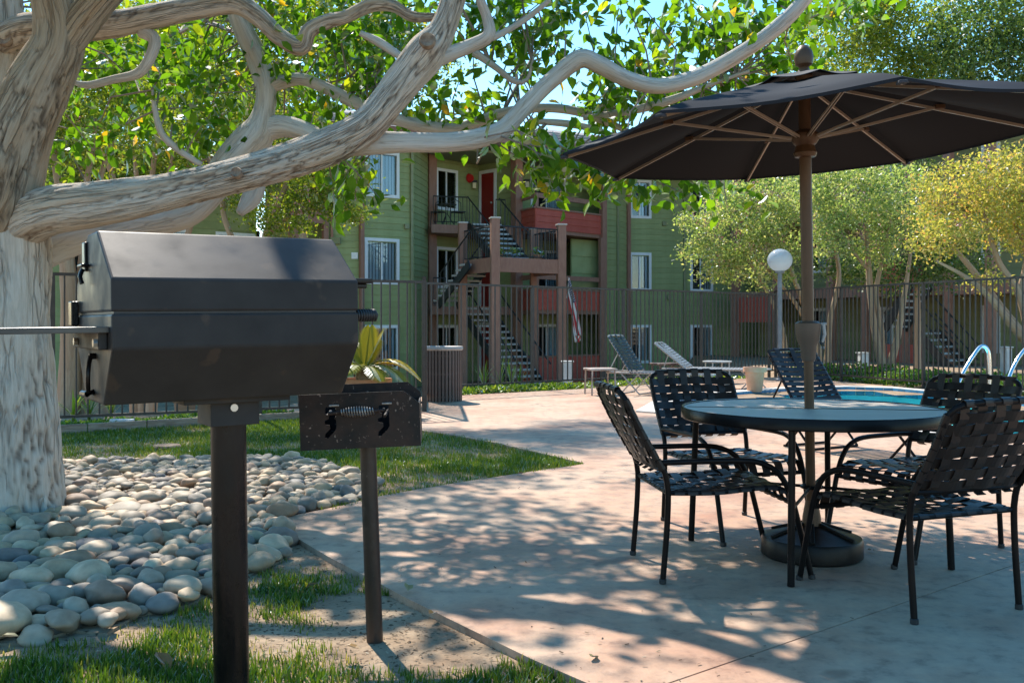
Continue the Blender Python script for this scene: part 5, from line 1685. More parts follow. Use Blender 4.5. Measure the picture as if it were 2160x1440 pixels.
def strap_plant(x, y, n, h, label, m=M_STRIP, seed=0, spread=0.25, wid=0.03, cat='plant', group=None):
    g = random.Random(seed)
    t = thing('strap_leaf_plant', label, cat, (x, y, ground_z(x, y)), 0, group)
    for k in range(n):
        a = g.uniform(0, 6.28); hh = h * g.uniform(0.6, 1.1); s = spread * g.uniform(0.4, 1.3)
        c, sn = math.cos(a), math.sin(a)
        vs_, fs_ = [], []
        for i in range(6):
            q = i / 5
            rr = s * q ** 1.6; z = hh * (q - 0.28 * q * q * (s / spread))
            w = wid * (1 - q ** 2) * 0.5 + 0.002
            vs_ += [(c * rr - sn * w, sn * rr + c * w, z), (c * rr * 1.0, sn * rr, z - w * 0.4), (c * rr + sn * w, sn * rr - c * w, z)]
        for i in range(5):
            for j in (0, 1):
                q = i * 3 + j; fs_.append((q, q + 1, q + 4, q + 3))
        b_ = MB().add(vs_, fs_)
        o = b_.build('leaf', m, t)
        at = o.data.attributes.new('rnd', 'FLOAT', 'FACE'); at.data.foreach_set('value', [g.random()] * len(o.data.polygons))
for i, (px, Y, lb) in enumerate(((155, 12.0, 'tuft of bright strap leaves behind the fence nearest the trunk'), (188, 12.2, 'tuft of bright strap leaves second from the trunk behind the fence'), (235, 12.4, 'tuft of bright strap leaves below the barrel grill'))):
    strap_plant(PX(px, Y), Y, 14, 0.45, lb, seed=i, group='strap-leaf tufts along the fence')
for i, (px, Y) in enumerate(((1020, 18.6), (1055, 19.0), (1078, 18.8), (1095, 19.4))):
    strap_plant(PX(px, Y), Y, 16, 0.75, ['leafy strap plant at the foot of the stair nearest the trash can', 'leafy strap plant second from the trash can below the stair', 'leafy strap plant third from the trash can below the stair', 'leafy strap plant farthest from the trash can below the stair'][i], seed=20 + i, group='strap-leaf plants below the stair')

# ---------------------------------------------------------------- globe lamp
M_POLE = mat('lamp_pole', (0.16, 0.17, 0.19), 0.4, col2=(0.22, 0.23, 0.25), scale=8)
mg, gg, ntg = glass_mat('globe_glass', (0.88, 0.92, 0.95), 0.08, 1.8)
Yl = 20.3
lp = thing('globe_lamp', 'globe lamp on a slim pole beyond the pool deck', 'lamp', (PX(1645, Yl), Yl, 0))
zc = P(1645, 549, Yl).z
MB().tube([(0, 0, -0.05), (0, 0, zc - 0.2)], 0.048, 12).build('pole', M_POLE, lp, smooth=True)
MB().lathe([(0.1, 0), (0.1, 0.03), (0.06, 0.05)], 16).build('base_plate', M_POLE, lp)
gb = MB(); nlat = 18
gb.lathe([(max(0.002, 0.26 * math.sin(math.pi * i / nlat)), -0.24 * math.cos(math.pi * i / nlat)) for i in range(nlat + 1)], 28, (0, 0, zc))
gm = leaf_mat('frosted_globe', [(0, (0.75, 0.8, 0.84)), (1, (0.75, 0.8, 0.84))], transl=0.6, tint=(1, 1, 1), gloss=0.2, rough=0.1)
gb.build('globe', gm, lp, smooth=True)
MB().lathe([(0.09, zc - 0.27), (0.1, zc - 0.22), (0.06, zc - 0.19)], 16).build('collar', M_POLE, lp)

# ---------------------------------------------------------------- trash can
M_CAN = mat('ribbed_brown', (0.085, 0.055, 0.045), 0.6, col2=(0.12, 0.082, 0.068), scale=8, bump=0.2, rnd=0.08)
Yt = 14.9
can = thing('trash_can', 'brown vertically ribbed trash can with a pale rim against the fence', 'trash can', (PX(934, Yt), Yt, 0))
MB().lathe([(0.26, 0.0), (0.265, 0.02), (0.27, 0.74), (0.27, 0.76), (0.22, 0.77)], 32).build('liner', mat('can_liner', (0.02, 0.014, 0.012), 0.7), can, smooth=True)
for z in (0.06, 0.40, 0.68):
    MB().lathe([(0.272, z), (0.277, z), (0.277, z + 0.03), (0.272, z + 0.03)], 32).build('hoop', M_CAN, can)
sm_ = MB().box((0, 0, 0.39), (0.014, 0.038, 0.78)).mesh('rib', M_CAN)
for k in range(34):
    a = 2 * math.pi * k / 34
    inst('rib', sm_, can, (0.289 * math.cos(a), 0.289 * math.sin(a), 0), (0, 0, a))
rb_ = MB().lathe([(0.265, 0.775), (0.30, 0.775), (0.315, 0.80), (0.305, 0.835), (0.27, 0.83), (0.24, 0.80)], 36).build('rim', mat('can_rim', (0.42, 0.38, 0.35), 0.6, col2=(0.34, 0.3, 0.28), scale=10), can, smooth=True)

# ---------------------------------------------------------------- sago palm in a pot
Yp = 12.3
pl = thing('sago_palm', 'young sago palm with arching yellow-green fronds in a clay pot', 'potted plant', (PX(770, Yp), Yp, 0.0))
pl.scale = (1.35, 1.35, 1.35)
MB().lathe([(0.15, 0), (0.17, 0.03), (0.215, 0.30), (0.25, 0.30), (0.255, 0.36), (0.22, 0.36), (0.2, 0.33)], 24).build('pot', M_TERRA, pl, smooth=True)
MB().lathe([(0.07, 0.3), (0.09, 0.37), (0.075, 0.44), (0.03, 0.48)], 12).build('caudex', M_KNOT, pl, smooth=True)
M_SAGO = leaf_mat('sago_frond', [(0, (0.16, 0.2, 0.03)), (0.5, (0.34, 0.32, 0.04)), (1, (0.5, 0.38, 0.05))], transl=0.45, tint=(1.3, 1.2, 0.4), gloss=0.03)
def frond(a, el, L_, arch, seed):
    g = random.Random(seed)
    pts_ = []
    for i in range(13):
        q = i / 12
        r_ = L_ * (q * math.cos(el) + 0.0); z = L_ * (q * math.sin(el) - arch * q * q)
        pts_.append(Vector((r_ * math.cos(a), r_ * math.sin(a), 0.45 + z)))
    b_ = MB().tube(pts_, [0.009 * (1 - 0.8 * i / 12) for i in range(13)], 5)
    side = Vector((-math.sin(a), math.cos(a), 0))
    for i in range(1, 48):
        q = i / 48
        k = min(11, int(q * 12)); p = pts_[k].lerp(pts_[k + 1], q * 12 - k)
        d = (pts_[k + 1] - pts_[k]).normalized()
        l = 0.17 * math.sin(math.pi * min(1, q * 0.85 + 0.12)) ** 0.7
        for s in (-1, 1):
            tip = p + (side * s * 0.8 + d * 0.62 + Vector((0, 0, -0.10))) * l
            wv = d * 0.006
            mid = p.lerp(tip, 0.5) + Vector((0, 0, 0.012))
            b_.add([p - wv, p + wv, mid + wv, mid - wv, tip], [(0, 1, 2, 3), (3, 2, 4)])
    o = b_.build('frond', M_SAGO, pl)
    at = o.data.attributes.new('rnd', 'FLOAT', 'FACE'); at.data.foreach_set('value', [g.random()] * len(o.data.polygons))
for i, (a, el, L_, ar) in enumerate(((R(-8), R(38), 0.66, 0.75), (R(-32), R(28), 0.62, 0.8), (R(12), R(30), 0.6, 0.7), (R(172), R(35), 0.5, 0.7), (R(205), R(20), 0.48, 0.6), (R(60), R(80), 0.42, 0.05), (R(15), R(68), 0.45, 0.12), (R(120), R(55), 0.45, 0.3), (R(250), R(30), 0.42, 0.6), (R(300), R(25), 0.45, 0.65), (R(80), R(60), 0.42, 0.2))):
    frond(a, el, L_, ar, i)
# plain clay pot beyond the loungers
Yq = 16.9
cp = thing('clay_pot', 'large plain clay pot standing behind the nearer lounger', 'plant pot', (PX(1592, Yq), Yq, 0))
MB().lathe([(0.12, 0), (0.13, 0.03), (0.165, 0.34), (0.20, 0.345), (0.20, 0.43), (0.17, 0.43), (0.155, 0.39)], 24).build('pot', mat('pale_clay', (0.52, 0.28, 0.17), 0.8, col2=(0.6, 0.36, 0.24), scale=6), cp, smooth=True)
MB().lathe([(0.15, 0.395), (0.15, 0.4)], 20).build('soil', M_SOIL, cp)
Yb_ = 13.2
cp2 = thing('clay_pot', 'small clay pot behind the fence below the barrel grill', 'plant pot', (PX(390, Yb_), Yb_, ground_z(PX(390, Yb_), Yb_)))
MB().lathe([(0.12, 0), (0.13, 0.03), (0.16, 0.34), (0.18, 0.345), (0.18, 0.40), (0.15, 0.40)], 20).build('pot', M_TERRA, cp2, smooth=True)
strap_plant(PX(430, 13.4), 13.4, 12, 0.4, 'olive strap plant behind the fence beside the grill post', seed=60)

# ---------------------------------------------------------------- umbrella, base, table
CX, CY = 1.517, 4.92
M_BRONZE = mat('bronze_metal', (0.075, 0.038, 0.019), 0.42, col2=(0.11, 0.06, 0.032), scale=8, metal=0.1, spec=0.3, stretch=(1, 1, 0.4))
M_RIB = mat('brown_rib', (0.32, 0.25, 0.19), 0.45, metal=0.2)
M_CANVAS = mat('charcoal_canvas', (0.030, 0.032, 0.038), 0.85, col2=(0.042, 0.043, 0.05), scale=5, bump=0.15, bscale=250, bdist=0.002)
M_CANVAS2 = leaf_mat('charcoal_canvas_thin', [(0, (0.028, 0.029, 0.033)), (1, (0.028, 0.029, 0.033))], transl=0.1, tint=(1.0, 1.0, 1.0), gloss=0.01, rough=0.6)
um = thing('patio_umbrella', 'charcoal patio umbrella with eight ribs open over the round table', 'umbrella', (CX, CY, 0))
um.rotation_euler = (R(0.3), R(-1.0), 0)
MB().tube([(0, 0, 0.10), (0, 0, 1.05)], 0.024, 16).build('lower_pole', M_BRONZE, um, smooth=True)
MB().tube([(0, 0, 1.0), (0, 0, 2.44)], 0.030, 16).build('upper_pole', M_BRONZE, um, smooth=True)
MB().lathe([(0.03, 0.985), (0.036, 1.0), (0.040, 1.06), (0.055, 1.09), (0.062, 1.15), (0.064, 1.175), (0.05, 1.185), (0.03, 1.187)], 20).build('crank_housing', mat('crank_brown', (0.10, 0.068, 0.048), 0.5), um, smooth=True)
MB().tube([(0.04, -0.02, 1.17), (0.085, -0.03, 1.172)], 0.007, 8).tube([(0.068, -0.03, 1.168), (0.072, -0.035, 1.12), (0.062, -0.03, 1.08)], [0.008, 0.009, 0.006], 8).build('crank_handle', mat('crank_grey', (0.35, 0.34, 0.33), 0.4), um, smooth=True)
MB().lathe([(0.031, 2.01), (0.052, 2.015), (0.058, 2.035), (0.05, 2.05), (0.046, 2.07), (0.056, 2.08), (0.068, 2.10), (0.066, 2.13), (0.05, 2.145), (0.031, 2.15)], 20).build('hub', M_BRONZE, um, smooth=True)
MB().lathe([(0.04, 2.40), (0.045, 2.42), (0.03, 2.45), (0.022, 2.465), (0.042, 2.48), (0.048, 2.51), (0.042, 2.545), (0.02, 2.575), (0.003, 2.58)], 18).build('finial', M_BRONZE, um, smooth=True)
TILT = R(2.2)
can_o = thing('canopy', None, None)
can_o.parent = um
can_o.location = (0, 0, 2.10)
can_o.rotation_euler = (R(-0.6), -TILT, 0)
RR, RISE = 1.225, 0.305
def canopy_pt(th, r):
    """ribs every 45 deg; cloth between them sags a little and its hem runs straight"""
    k = th / (math.pi / 4); fr_ = k - math.floor(k)
    bet = math.sin(math.pi * fr_)
    rad = r * RR * math.cos(math.pi / 8) / math.cos((fr_ - 0.5) * math.pi / 4) * (1 - 0.035 * bet * max(0.0, r - 0.5) * 2)
    z = RISE * (1 - r) ** 0.92 - 0.03 * bet * r * (1.25 - r) * 2 - 0.03 * max(0, r - 0.85) / 0.15 * 0.3
    return Vector((rad * math.cos(th), rad * math.sin(th), z))
def cloth_panel(k, r0, r1, z_off, name, parent, m):
    nu_, nv_ = 10, 12
    b_ = MB(); vs_ = []
    for s in (0, 1):
        for i in range(nv_ + 1):
            r = r0 + (r1 - r0) * i / nv_
            for j in range(nu_ + 1):
                p = canopy_pt((k + j / nu_) * math.pi / 4 - (1e-6 if j == nu_ else 0), r)
                vs_.append(p + Vector((0, 0, z_off - 0.003 * s)))
    w_ = nu_ + 1; off = (nv_ + 1) * w_
    fs_ = []
    for i in range(nv_):
        for j in range(nu_):
            q = i * w_ + j
            fs_.append((q, q + w_, q + w_ + 1, q + 1)); fs_.append((q + off, q + 1 + off, q + w_ + 1 + off, q + w_ + off))
    for j in range(nu_):
        q = nv_ * w_ + j
        fs_.append((q, q + off, q + off + 1, q + 1))
    # a hem that hangs down a little
    b_.add(vs_, fs_)
    hem0 = [canopy_pt((k + j / nu_) * math.pi / 4 - (1e-6 if j == nu_ else 0), r1) for j in range(nu_ + 1)]
    if name == 'panel':
        b_.add([p + Vector((0, 0, z_off)) * 1 for p in hem0] + [p * 1.001 + Vector((0, 0, z_off - 0.014)) for p in hem0], [(j, j + nu_ + 1, j + nu_ + 2, j + 1) for j in range(nu_)])
    return b_.build(name, m, parent, smooth=True)
for k in range(8):
    cloth_panel(k, 0.13, 1.0, 0.012, 'panel', can_o, M_CANVAS2)
    cloth_panel(k, 0.0, 0.24, 0.045, 'vent_panel', can_o, M_CANVAS)
for k in range(8):
    th = k * math.pi / 4
    e = canopy_pt(th, 0.995); s0 = canopy_pt(th, 0.03); mid = canopy_pt(th, 0.56)
    dn = Vector((0, 0, -0.014))
    MB().beam(s0 + dn, e + dn, 0.009, 0.014).build('rib', M_RIB, can_o)
    MB().box(e + Vector((0, 0, -0.012)), (0.04, 0.035, 0.014), th).build('pocket', M_CANVAS, can_o, bevel=0.004)
    h0 = Vector((0.06 * math.cos(th), 0.06 * math.sin(th), 0.01))
    off = Vector((-math.sin(th), math.cos(th), 0)) * 0.007
    MB().beam(h0 - off, mid + dn - off, 0.004, 0.012).beam(h0 + off, mid + dn + off, 0.004, 0.012).build('strut', M_RIB, can_o)
    MB().box(mid + dn, (0.05, 0.034, 0.022), th).build('bracket', M_BRONZE, can_o, bevel=0.003)

ub = thing('umbrella_base', 'round bronze umbrella base with a raised ribbed top under the table', 'umbrella base', (CX, CY, 0))
M_BASE = mat('base_bronze', (0.009, 0.008, 0.008), 0.34, col2=(0.02, 0.016, 0.013), scale=7, bump=0.15, spec=0.15)
MB().lathe([(0.235, 0.0), (0.25, 0.012), (0.25, 0.085), (0.242, 0.1), (0.225, 0.103), (0.06, 0.155), (0.055, 0.158)], 48).build('weight', M_BASE, ub, smooth=True)
for k in range(6):
    a = k * math.pi / 3 + 0.25
    c, s = math.cos(a), math.sin(a)
    MB().beam((0.05 * c, 0.05 * s, 0.166), (0.225 * c, 0.225 * s, 0.108), 0.02, 0.014).build('ridge', M_BASE, ub, bevel=0.003)
MB().lathe([(0.05, 0.14), (0.045, 0.2), (0.038, 0.24), (0.03, 0.28), (0.025, 0.281)], 16).build('sleeve', M_BRONZE, ub, smooth=True)

TR = 0.652
tb = thing('patio_table', 'round patio table with a pale grey top and dark metal rim', 'table', (CX, CY, 0))
M_TOP = mat('table_top', (0.46, 0.385, 0.315), 0.45, col2=(0.52, 0.44, 0.365), scale=5, bump=0.05, bscale=160, spec=0.2)
M_RIM = mat('dark_metal_rim', (0.009, 0.008, 0.0075), 0.24, col2=(0.016, 0.013, 0.012), scale=6, spec=0.1)
b_ = MB()
n = 72
for nm in (0,):
    ro, ri = TR - 0.012, 0.033
    ring = lambda r, z: [(r * math.cos(2 * math.pi * j / n), r * math.sin(2 * math.pi * j / n), z) for j in range(n)]
    vs_ = ring(ri, 0.744) + ring(ro, 0.744) + ring(ro, 0.738) + ring(ri, 0.738)
    fs_ = []
    for q in range(4):
        for j in range(n):
            fs_.append((q * n + j, ((q + 1) % 4) * n + j, ((q + 1) % 4) * n + (j + 1) % n, q * n + (j + 1) % n))
    b_.add(vs_, fs_)
b_.build('tabletop', M_TOP, tb, fix=True)
MB().box((0, 0, 0.7455), (2 * TR - 0.06, 0.008, 0.002), R(-10)).build('top_seam', M_RIM, tb)
b_ = MB()
prof = [(TR - 0.014, 0.748), (TR - 0.004, 0.750), (TR, 0.744), (TR, 0.698), (TR - 0.005, 0.694), (TR - 0.012, 0.697)]
vs_ = [(r * math.cos(2 * math.pi * j / n), r * math.sin(2 * math.pi * j / n), z) for r, z in prof for j in range(n)]
fs_ = [(q * n + j, ((q + 1) % 6) * n + j, ((q + 1) % 6) * n + (j + 1) % n, q * n + (j + 1) % n) for q in range(6) for j in range(n)]
b_.add(vs_, fs_)
b_.build('rim', M_RIM, tb, smooth=True, fix=True)
for k, a in enumerate((R(-115), R(-26), R(65), R(148))):
    c, s = math.cos(a), math.sin(a)
    MB().tube([(0.615 * c, 0.615 * s, 0.705), (0.63 * c, 0.63 * s, 0.35), (0.645 * c, 0.645 * s, 0.003)], 0.0165, 12).build('leg', M_RIM, tb, smooth=True)
    MB().tube([(0.63 * c, 0.63 * s, 0.34), (0.35 * c, 0.35 * s, 0.345), (0.05 * c, 0.05 * s, 0.35)], 0.008, 8).build('brace', M_RIM, tb, smooth=True)
b_ = MB(); b_.tube([(0.05 * math.cos(i * math.pi / 10), 0.05 * math.sin(i * math.pi / 10), 0.35) for i in range(21)], 0.009, 8, False); b_.build('brace_ring', M_RIM, tb, smooth=True)

# ---------------------------------------------------------------- strap chairs
M_TUBE = mat('chair_tube', (0.008, 0.0065, 0.0065), 0.3, col2=(0.014, 0.011, 0.010), scale=9, spec=0.1)
M_STRAP = mat('vinyl_strap', (0.020, 0.015, 0.014), 0.36, col2=(0.034, 0.026, 0.022), scale=7, rnd=0.12, spec=0.2, bump=0.05, bscale=90)
TW = 0.0135
def smooth_path(pts, step=0.03):
    return [q.xyz for q in catmull([(*p, 0) for p in pts], step)]
def strap(path, across, width, thick=0.0028):
    """a flat band following path; across = unit vector over its width"""
    b_ = MB(); across = Vector(across)
    k = len(path); vs_ = []
    for i in range(k):
        d = (path[min(i + 1, k - 1)] - path[max(i - 1, 0)]).normalized()
        nrm = across.cross(d).normalized()
        for sw, sn in ((-1, -1), (1, -1), (1, 1), (-1, 1)):
            vs_.append(path[i] + across * (sw * width / 2) + nrm * (sn * thick / 2))
    fs_ = [(3, 2, 1, 0)]
    for i in range(k - 1):
        for j in range(4):
            fs_.append((i * 4 + j, i * 4 + (j + 1) % 4, (i + 1) * 4 + (j + 1) % 4, (i + 1) * 4 + j))
    fs_.append(tuple((k - 1) * 4 + j for j in range(4)))
    return b_.add(vs_, fs_)
def make_chair(label):
    """faces +Y; origin on the floor under the seat"""
    t = thing('strap_chair', label, 'chair', (0, 0, 0), 0, 'woven strap chairs round the table')
    hw = 0.275
    # back plane: from (y,z) low to high, leaning back
    B0, B1 = Vector((0, -0.335, 0.50)), Vector((0, -0.53, 0.865))
    def bk(v, x, bow=True):
        q = B0.lerp(B1, v)
        w_ = (1 - (x / hw) ** 2) * (-0.03) if bow else 0
        return Vector((x, q.y + w_ - 0.01 * math.sin(v * 3.14), q.z + 0.012 * (1 - (x / hw) ** 2) * v))
    for s in (-1, 1):
        MB().tube(smooth_path([(s * hw, -0.345, 0.004), (s * hw, -0.325, 0.25), (s * hw, -0.32, 0.42), (s * hw, -0.335, 0.50)]), TW, 10).build('leg', M_TUBE, t, smooth=True)
        MB().tube(smooth_path([(s * hw, -0.348, 0.545), (s * hw, -0.20, 0.548), (s * hw, 0.02, 0.548), (s * hw, 0.12, 0.535), (s * hw, 0.195, 0.495), (s * hw, 0.24, 0.43)]), TW, 10).build('armrest', M_TUBE, t, smooth=True)
        MB().tube(smooth_path([(s * hw, 0.24, 0.43), (s * hw, 0.268, 0.36), (s * hw, 0.30, 0.24), (s * hw, 0.36, 0.004)]), TW, 10).build('leg', M_TUBE, t, smooth=True)
        for y in (-0.345, 0.36):
            MB().lathe([(0.015, 0.0), (0.0165, 0.004), (0.0165, 0.02), (0.0138, 0.022)], 10, (s * hw, y, 0)).build('foot_cap', M_BLACK, t)
    # back frame: up one side, round the top and down the other
    pth = [(-hw, -0.335, 0.50)]
    for v in (0.3, 0.6, 0.85):
        q = bk(v, -hw, False); pth.append(tuple(q))
    pth += [tuple(bk(0.965, -hw + 0.02)), tuple(bk(1.0, -hw + 0.075)), tuple(bk(1.005, -0.1)), tuple(bk(1.005, 0.1)), tuple(bk(1.0, hw - 0.075)), tuple(bk(0.965, hw - 0.02))]
    for v in (0.85, 0.6, 0.3):
        q = bk(v, hw, False); pth.append(tuple(q))
    pth.append((hw, -0.335, 0.50))
    MB().tube(smooth_path(pth, 0.025), TW, 10).build('back_frame', M_TUBE, t, smooth=True)
    MB().tube(smooth_path([(-hw, -0.338, 0.512), (-0.15, -0.358, 0.512), (0.15, -0.358, 0.512), (hw, -0.338, 0.512)]), 0.011, 8).build('back_rail', M_TUBE, t, smooth=True)
    # seat frame
    def seat_side(s):
        return [(s * (hw - 0.016), -0.315, 0.405), (s * (hw - 0.016), -0.10, 0.402), (s * (hw - 0.016), 0.10, 0.418), (s * (hw - 0.016), 0.19, 0.418), (s * (hw - 0.016), 0.245, 0.398), (s * (hw - 0.016), 0.268, 0.352)]
    for s in (-1, 1):
        MB().tube(smooth_path(seat_side(s), 0.025), 0.0115, 8).build('seat_rail', M_TUBE, t, smooth=True)
    MB().tube([(-hw, 0.266, 0.352), (hw, 0.266, 0.352)], 0.0115, 8).build('front_rail', M_TUBE, t, smooth=True)
    MB().tube([(-hw, -0.315, 0.405), (hw, -0.315, 0.405)], 0.0115, 8).build('rear_rail', M_TUBE, t, smooth=True)
    # back straps: six up and down, seven across, woven
    W = 0.047
    nv_, nh_ = 6, 7
    vx = [-0.205 + 0.41 * i / (nv_ - 1) for i in range(nv_)]
    hv = [0.10 + 0.75 * j / (nh_ - 1) for j in range(nh_)]
    bn = (B1 - B0).normalized().cross(Vector((1, 0, 0)))      # out of the back plane
    for i, x in enumerate(vx):
        pts_ = [bk(-0.01, x) + bn * -0.014, bk(-0.005, x) + bn * 0.014]
        for j in range(nh_):
            pts_.append(bk(hv[j], x) + bn * (0.0042 * (1 if (i + j) % 2 else -1)))
        pts_ += [bk(1.0, x) + bn * 0.0155, bk(1.035, x) + bn * 0.008, bk(1.035, x) + bn * -0.008, bk(1.0, x) + bn * -0.0155]
        strap(smooth_path([tuple(p) for p in pts_], 0.018), (1, 0, 0), W).build('back_strap', M_STRAP, t)
    up_ = (B1 - B0).normalized()
    for j, v in enumerate(hv):
        pts_ = [bk(v, -hw) + bn * -0.0155, bk(v, -hw) + Vector((-0.0155, 0, 0)), bk(v, -hw) + bn * 0.0155]
        for i, x in enumerate(vx):
            pts_.append(bk(v, x) + bn * (0.0042 * (-1 if (i + j) % 2 else 1)))
        pts_ += [bk(v, hw) + bn * 0.0155, bk(v, hw) + Vector((0.0155, 0, 0)), bk(v, hw) + bn * -0.0155]
        strap(smooth_path([tuple(p) for p in pts_], 0.018), up_, W).build('back_strap', M_STRAP, t)
    # seat straps
    def st_(y, x):
        prof_ = [(-0.315, 0.405), (-0.10, 0.402), (0.10, 0.418), (0.19, 0.418), (0.245, 0.398), (0.268, 0.352)]
        for (y0, z0), (y1, z1) in zip(prof_, prof_[1:]):
            if y <= y1:
                z = z0 + (z1 - z0) * (y - y0) / (y1 - y0); break
        sag = -0.018 * (1 - (x / hw) ** 2) * max(0.0, min(1.0, (y + 0.33) / 0.15)) * max(0.0, min(1.0, (0.22 - y) / 0.15))
        return Vector((x, y, z + sag))
    ny = 8
    ys_ = [-0.265 + 0.44 * j / (ny - 1) for j in range(ny)]
    for i, x in enumerate(vx):
        pts_ = [st_(-0.315, x) + Vector((0, -0.012, 0)), st_(-0.315, x) + Vector((0, 0, 0.014))]
        for j in range(ny):
            pts_.append(st_(ys_[j], x) + Vector((0, 0, 0.008 + 0.0042 * (1 if (i + j) % 2 else -1))))
        pts_ += [st_(0.235, x) + Vector((0, 0.01, 0.012)), Vector((x, 0.279, 0.356)), Vector((x, 0.266, 0.338))]
        strap(smooth_path([tuple(p) for p in pts_], 0.02), (1, 0, 0), W).build('seat_strap', M_STRAP, t)
    for j, y in enumerate(ys_ + [0.232]):
        pts_ = [Vector((-hw - 0.0, y, st_(y, hw).z - 0.008)), st_(y, -hw + 0.012) + Vector((0, 0, 0.0135))]
        for i, x in enumerate(vx):
            pts_.append(st_(y, x) + Vector((0, 0, 0.008 + 0.0042 * (-1 if (i + j) % 2 else 1))))
        pts_ += [st_(y, hw - 0.012) + Vector((0, 0, 0.0135)), Vector((hw, y, st_(y, hw).z - 0.008))]
        strap(smooth_path([tuple(p) for p in pts_], 0.02), (0, 1, 0), W).build('seat_strap', M_STRAP, t)
    return t
ch0 = make_chair('strap chair seen side-on, facing the umbrella base from the grass side')
def place(o, x, y, fx, fy):
    o.location = (x, y, 0); o.rotation_euler = (0, 0, math.atan2(fy, fx) - math.pi / 2)
place(ch0, 0.99, 4.705, 0.99, 0.12)
for lb, x, y, fx, fy in (('strap chair across the table with its navy-looking back towards the far lounger', 1.27, 5.56, 0.30, -0.95),
                         ('strap chair seen from behind, nearest the camera beside the table', 1.705, 4.22, -0.36, 0.93),
                         ('strap chair across the table by the pool, facing the umbrella pole', 2.13, 5.16, -0.86, -0.51)):
    c = copy_tree(ch0); c['label'] = lb
    place(c, x, y, fx, fy)

# ---------------------------------------------------------------- loungers and side tables
def make_lounger(label, tube_m, strap_m, back_deg=58, back_len=0.72):
    """faces +X; origin under the middle of the seat"""
    t = thing('chaise_lounge', label, 'lounger', (0, 0, 0), 0, 'strap chaise lounges by the pool')
    hw, z = 0.31, 0.36
    x0, x1 = -0.35, 1.05
    MB().tube(smooth_path([(x0, -hw, z), (x1 - 0.08, -hw, z), (x1, -hw + 0.08, z), (x1, hw - 0.08, z), (x1 - 0.08, hw, z), (x0, hw, z)], 0.06), 0.015, 8).build('seat_frame', tube_m, t, smooth=True)
    a = R(back_deg); L_ = back_len
    def bp_(q, y): return Vector((x0 - L_ * q * math.cos(a) + 0.0, y, z + L_ * q * math.sin(a) + 0.02))
    MB().tube(smooth_path([tuple(bp_(0, -hw)), tuple(bp_(0.5, -hw)), tuple(bp_(0.92, -hw)), tuple(bp_(1, -hw + 0.07)), tuple(bp_(1, hw - 0.07)), tuple(bp_(0.92, hw)), tuple(bp_(0.5, hw)), tuple(bp_(0, hw))], 0.06), 0.015, 8).build('back_frame', tube_m, t, smooth=True)
    MB().tube([(x0 - 0.42, -hw, z), (x0, -hw, z)], 0.013, 8).tube([(x0 - 0.42, hw, z), (x0, hw, z)], 0.013, 8).tube([(x0 - 0.42, -hw, z), (x0 - 0.42, hw, z)], 0.013, 8).build('rear_rail', tube_m, t, smooth=True)
    q = bp_(0.55, 0)
    for s in (-1, 1):
        MB().tube([(x0 - 0.40, s * (hw - 0.03), z), (q.x, s * (hw - 0.03), q.z - 0.02)], 0.009, 6).build('prop', tube_m, t)
    for xx, sg in ((x0 + 0.0, -1), (x1 - 0.22, 1)):
        for s in (-1, 1):
            MB().tube(smooth_path([(xx - 0.17, s * hw, z), (xx + 0.02, s * hw, 0.17), (xx + 0.17, s * hw, 0.012)], 0.08), 0.012, 8).build('leg', tube_m, t, smooth=True)
            MB().tube(smooth_path([(xx + 0.17, s * (hw - 0.027), z), (xx - 0.02, s * (hw - 0.027), 0.17), (xx - 0.17, s * (hw - 0.027), 0.012)], 0.08), 0.012, 8).build('leg', tube_m, t, smooth=True)
        for dx in (-0.17, 0.17):
            MB().tube([(xx + dx, -hw, 0.012), (xx + dx, hw, 0.012)], 0.011, 8).build('foot_bar', tube_m, t, smooth=True)
    W = 0.045
    bnv = Vector((math.sin(a), 0, math.cos(a)))
    upv = Vector((-math.cos(a), 0, math.sin(a)))
    nb = 11
    for j in range(nb):
        qv = 0.06 + 0.86 * j / (nb - 1)
        pts_ = [bp_(qv, -hw) - bnv * 0.016, bp_(qv, -hw - 0.015), bp_(qv, -hw) + bnv * 0.016, bp_(qv, -0.1) + bnv * -0.004, bp_(qv, 0.1) + bnv * -0.004, bp_(qv, hw) + bnv * 0.016, bp_(qv, hw + 0.015), bp_(qv, hw) - bnv * 0.016]
        strap(smooth_path([tuple(p) for p in pts_], 0.06), upv, W).build('back_strap', strap_m, t)
    for i, y in enumerate((-0.2, 0.0, 0.2)):
        pts_ = [bp_(0.0, y) + bnv * 0.0, bp_(0.3, y) - bnv * 0.006, bp_(0.7, y) - bnv * 0.006, bp_(1.0, y) + bnv * 0.017, bp_(1.02, y), bp_(1.0, y) - bnv * 0.017]
        strap(smooth_path([tuple(p) for p in pts_], 0.06), (0, 1, 0), 0.06).build('back_strap', strap_m, t)
    ns = 21
    for j in range(ns):
        xx = x0 + 0.04 + (x1 - x0 - 0.1) * j / (ns - 1)
        pts_ = [(xx, -hw - 0.0, z - 0.016), (xx, -hw - 0.015, z), (xx, -hw, z + 0.016), (xx, 0, z + 0.004), (xx, hw, z + 0.016), (xx, hw + 0.015, z), (xx, hw, z - 0.016)]
        strap(smooth_path(pts_, 0.06), (1, 0, 0), W).build('seat_strap', strap_m, t)
    return t
M_GREYSTRAP = mat('grey_strap', (0.24, 0.26, 0.28), 0.4, col2=(0.3, 0.32, 0.34), scale=7, rnd=0.1)
M_GREYTUBE = mat('grey_tube', (0.33, 0.31, 0.29), 0.4, col2=(0.42, 0.4, 0.38), scale=8)
M_NAVYSTRAP = mat('dark_slate_strap', (0.030, 0.042, 0.055), 0.38, col2=(0.045, 0.058, 0.07), scale=7, rnd=0.1)
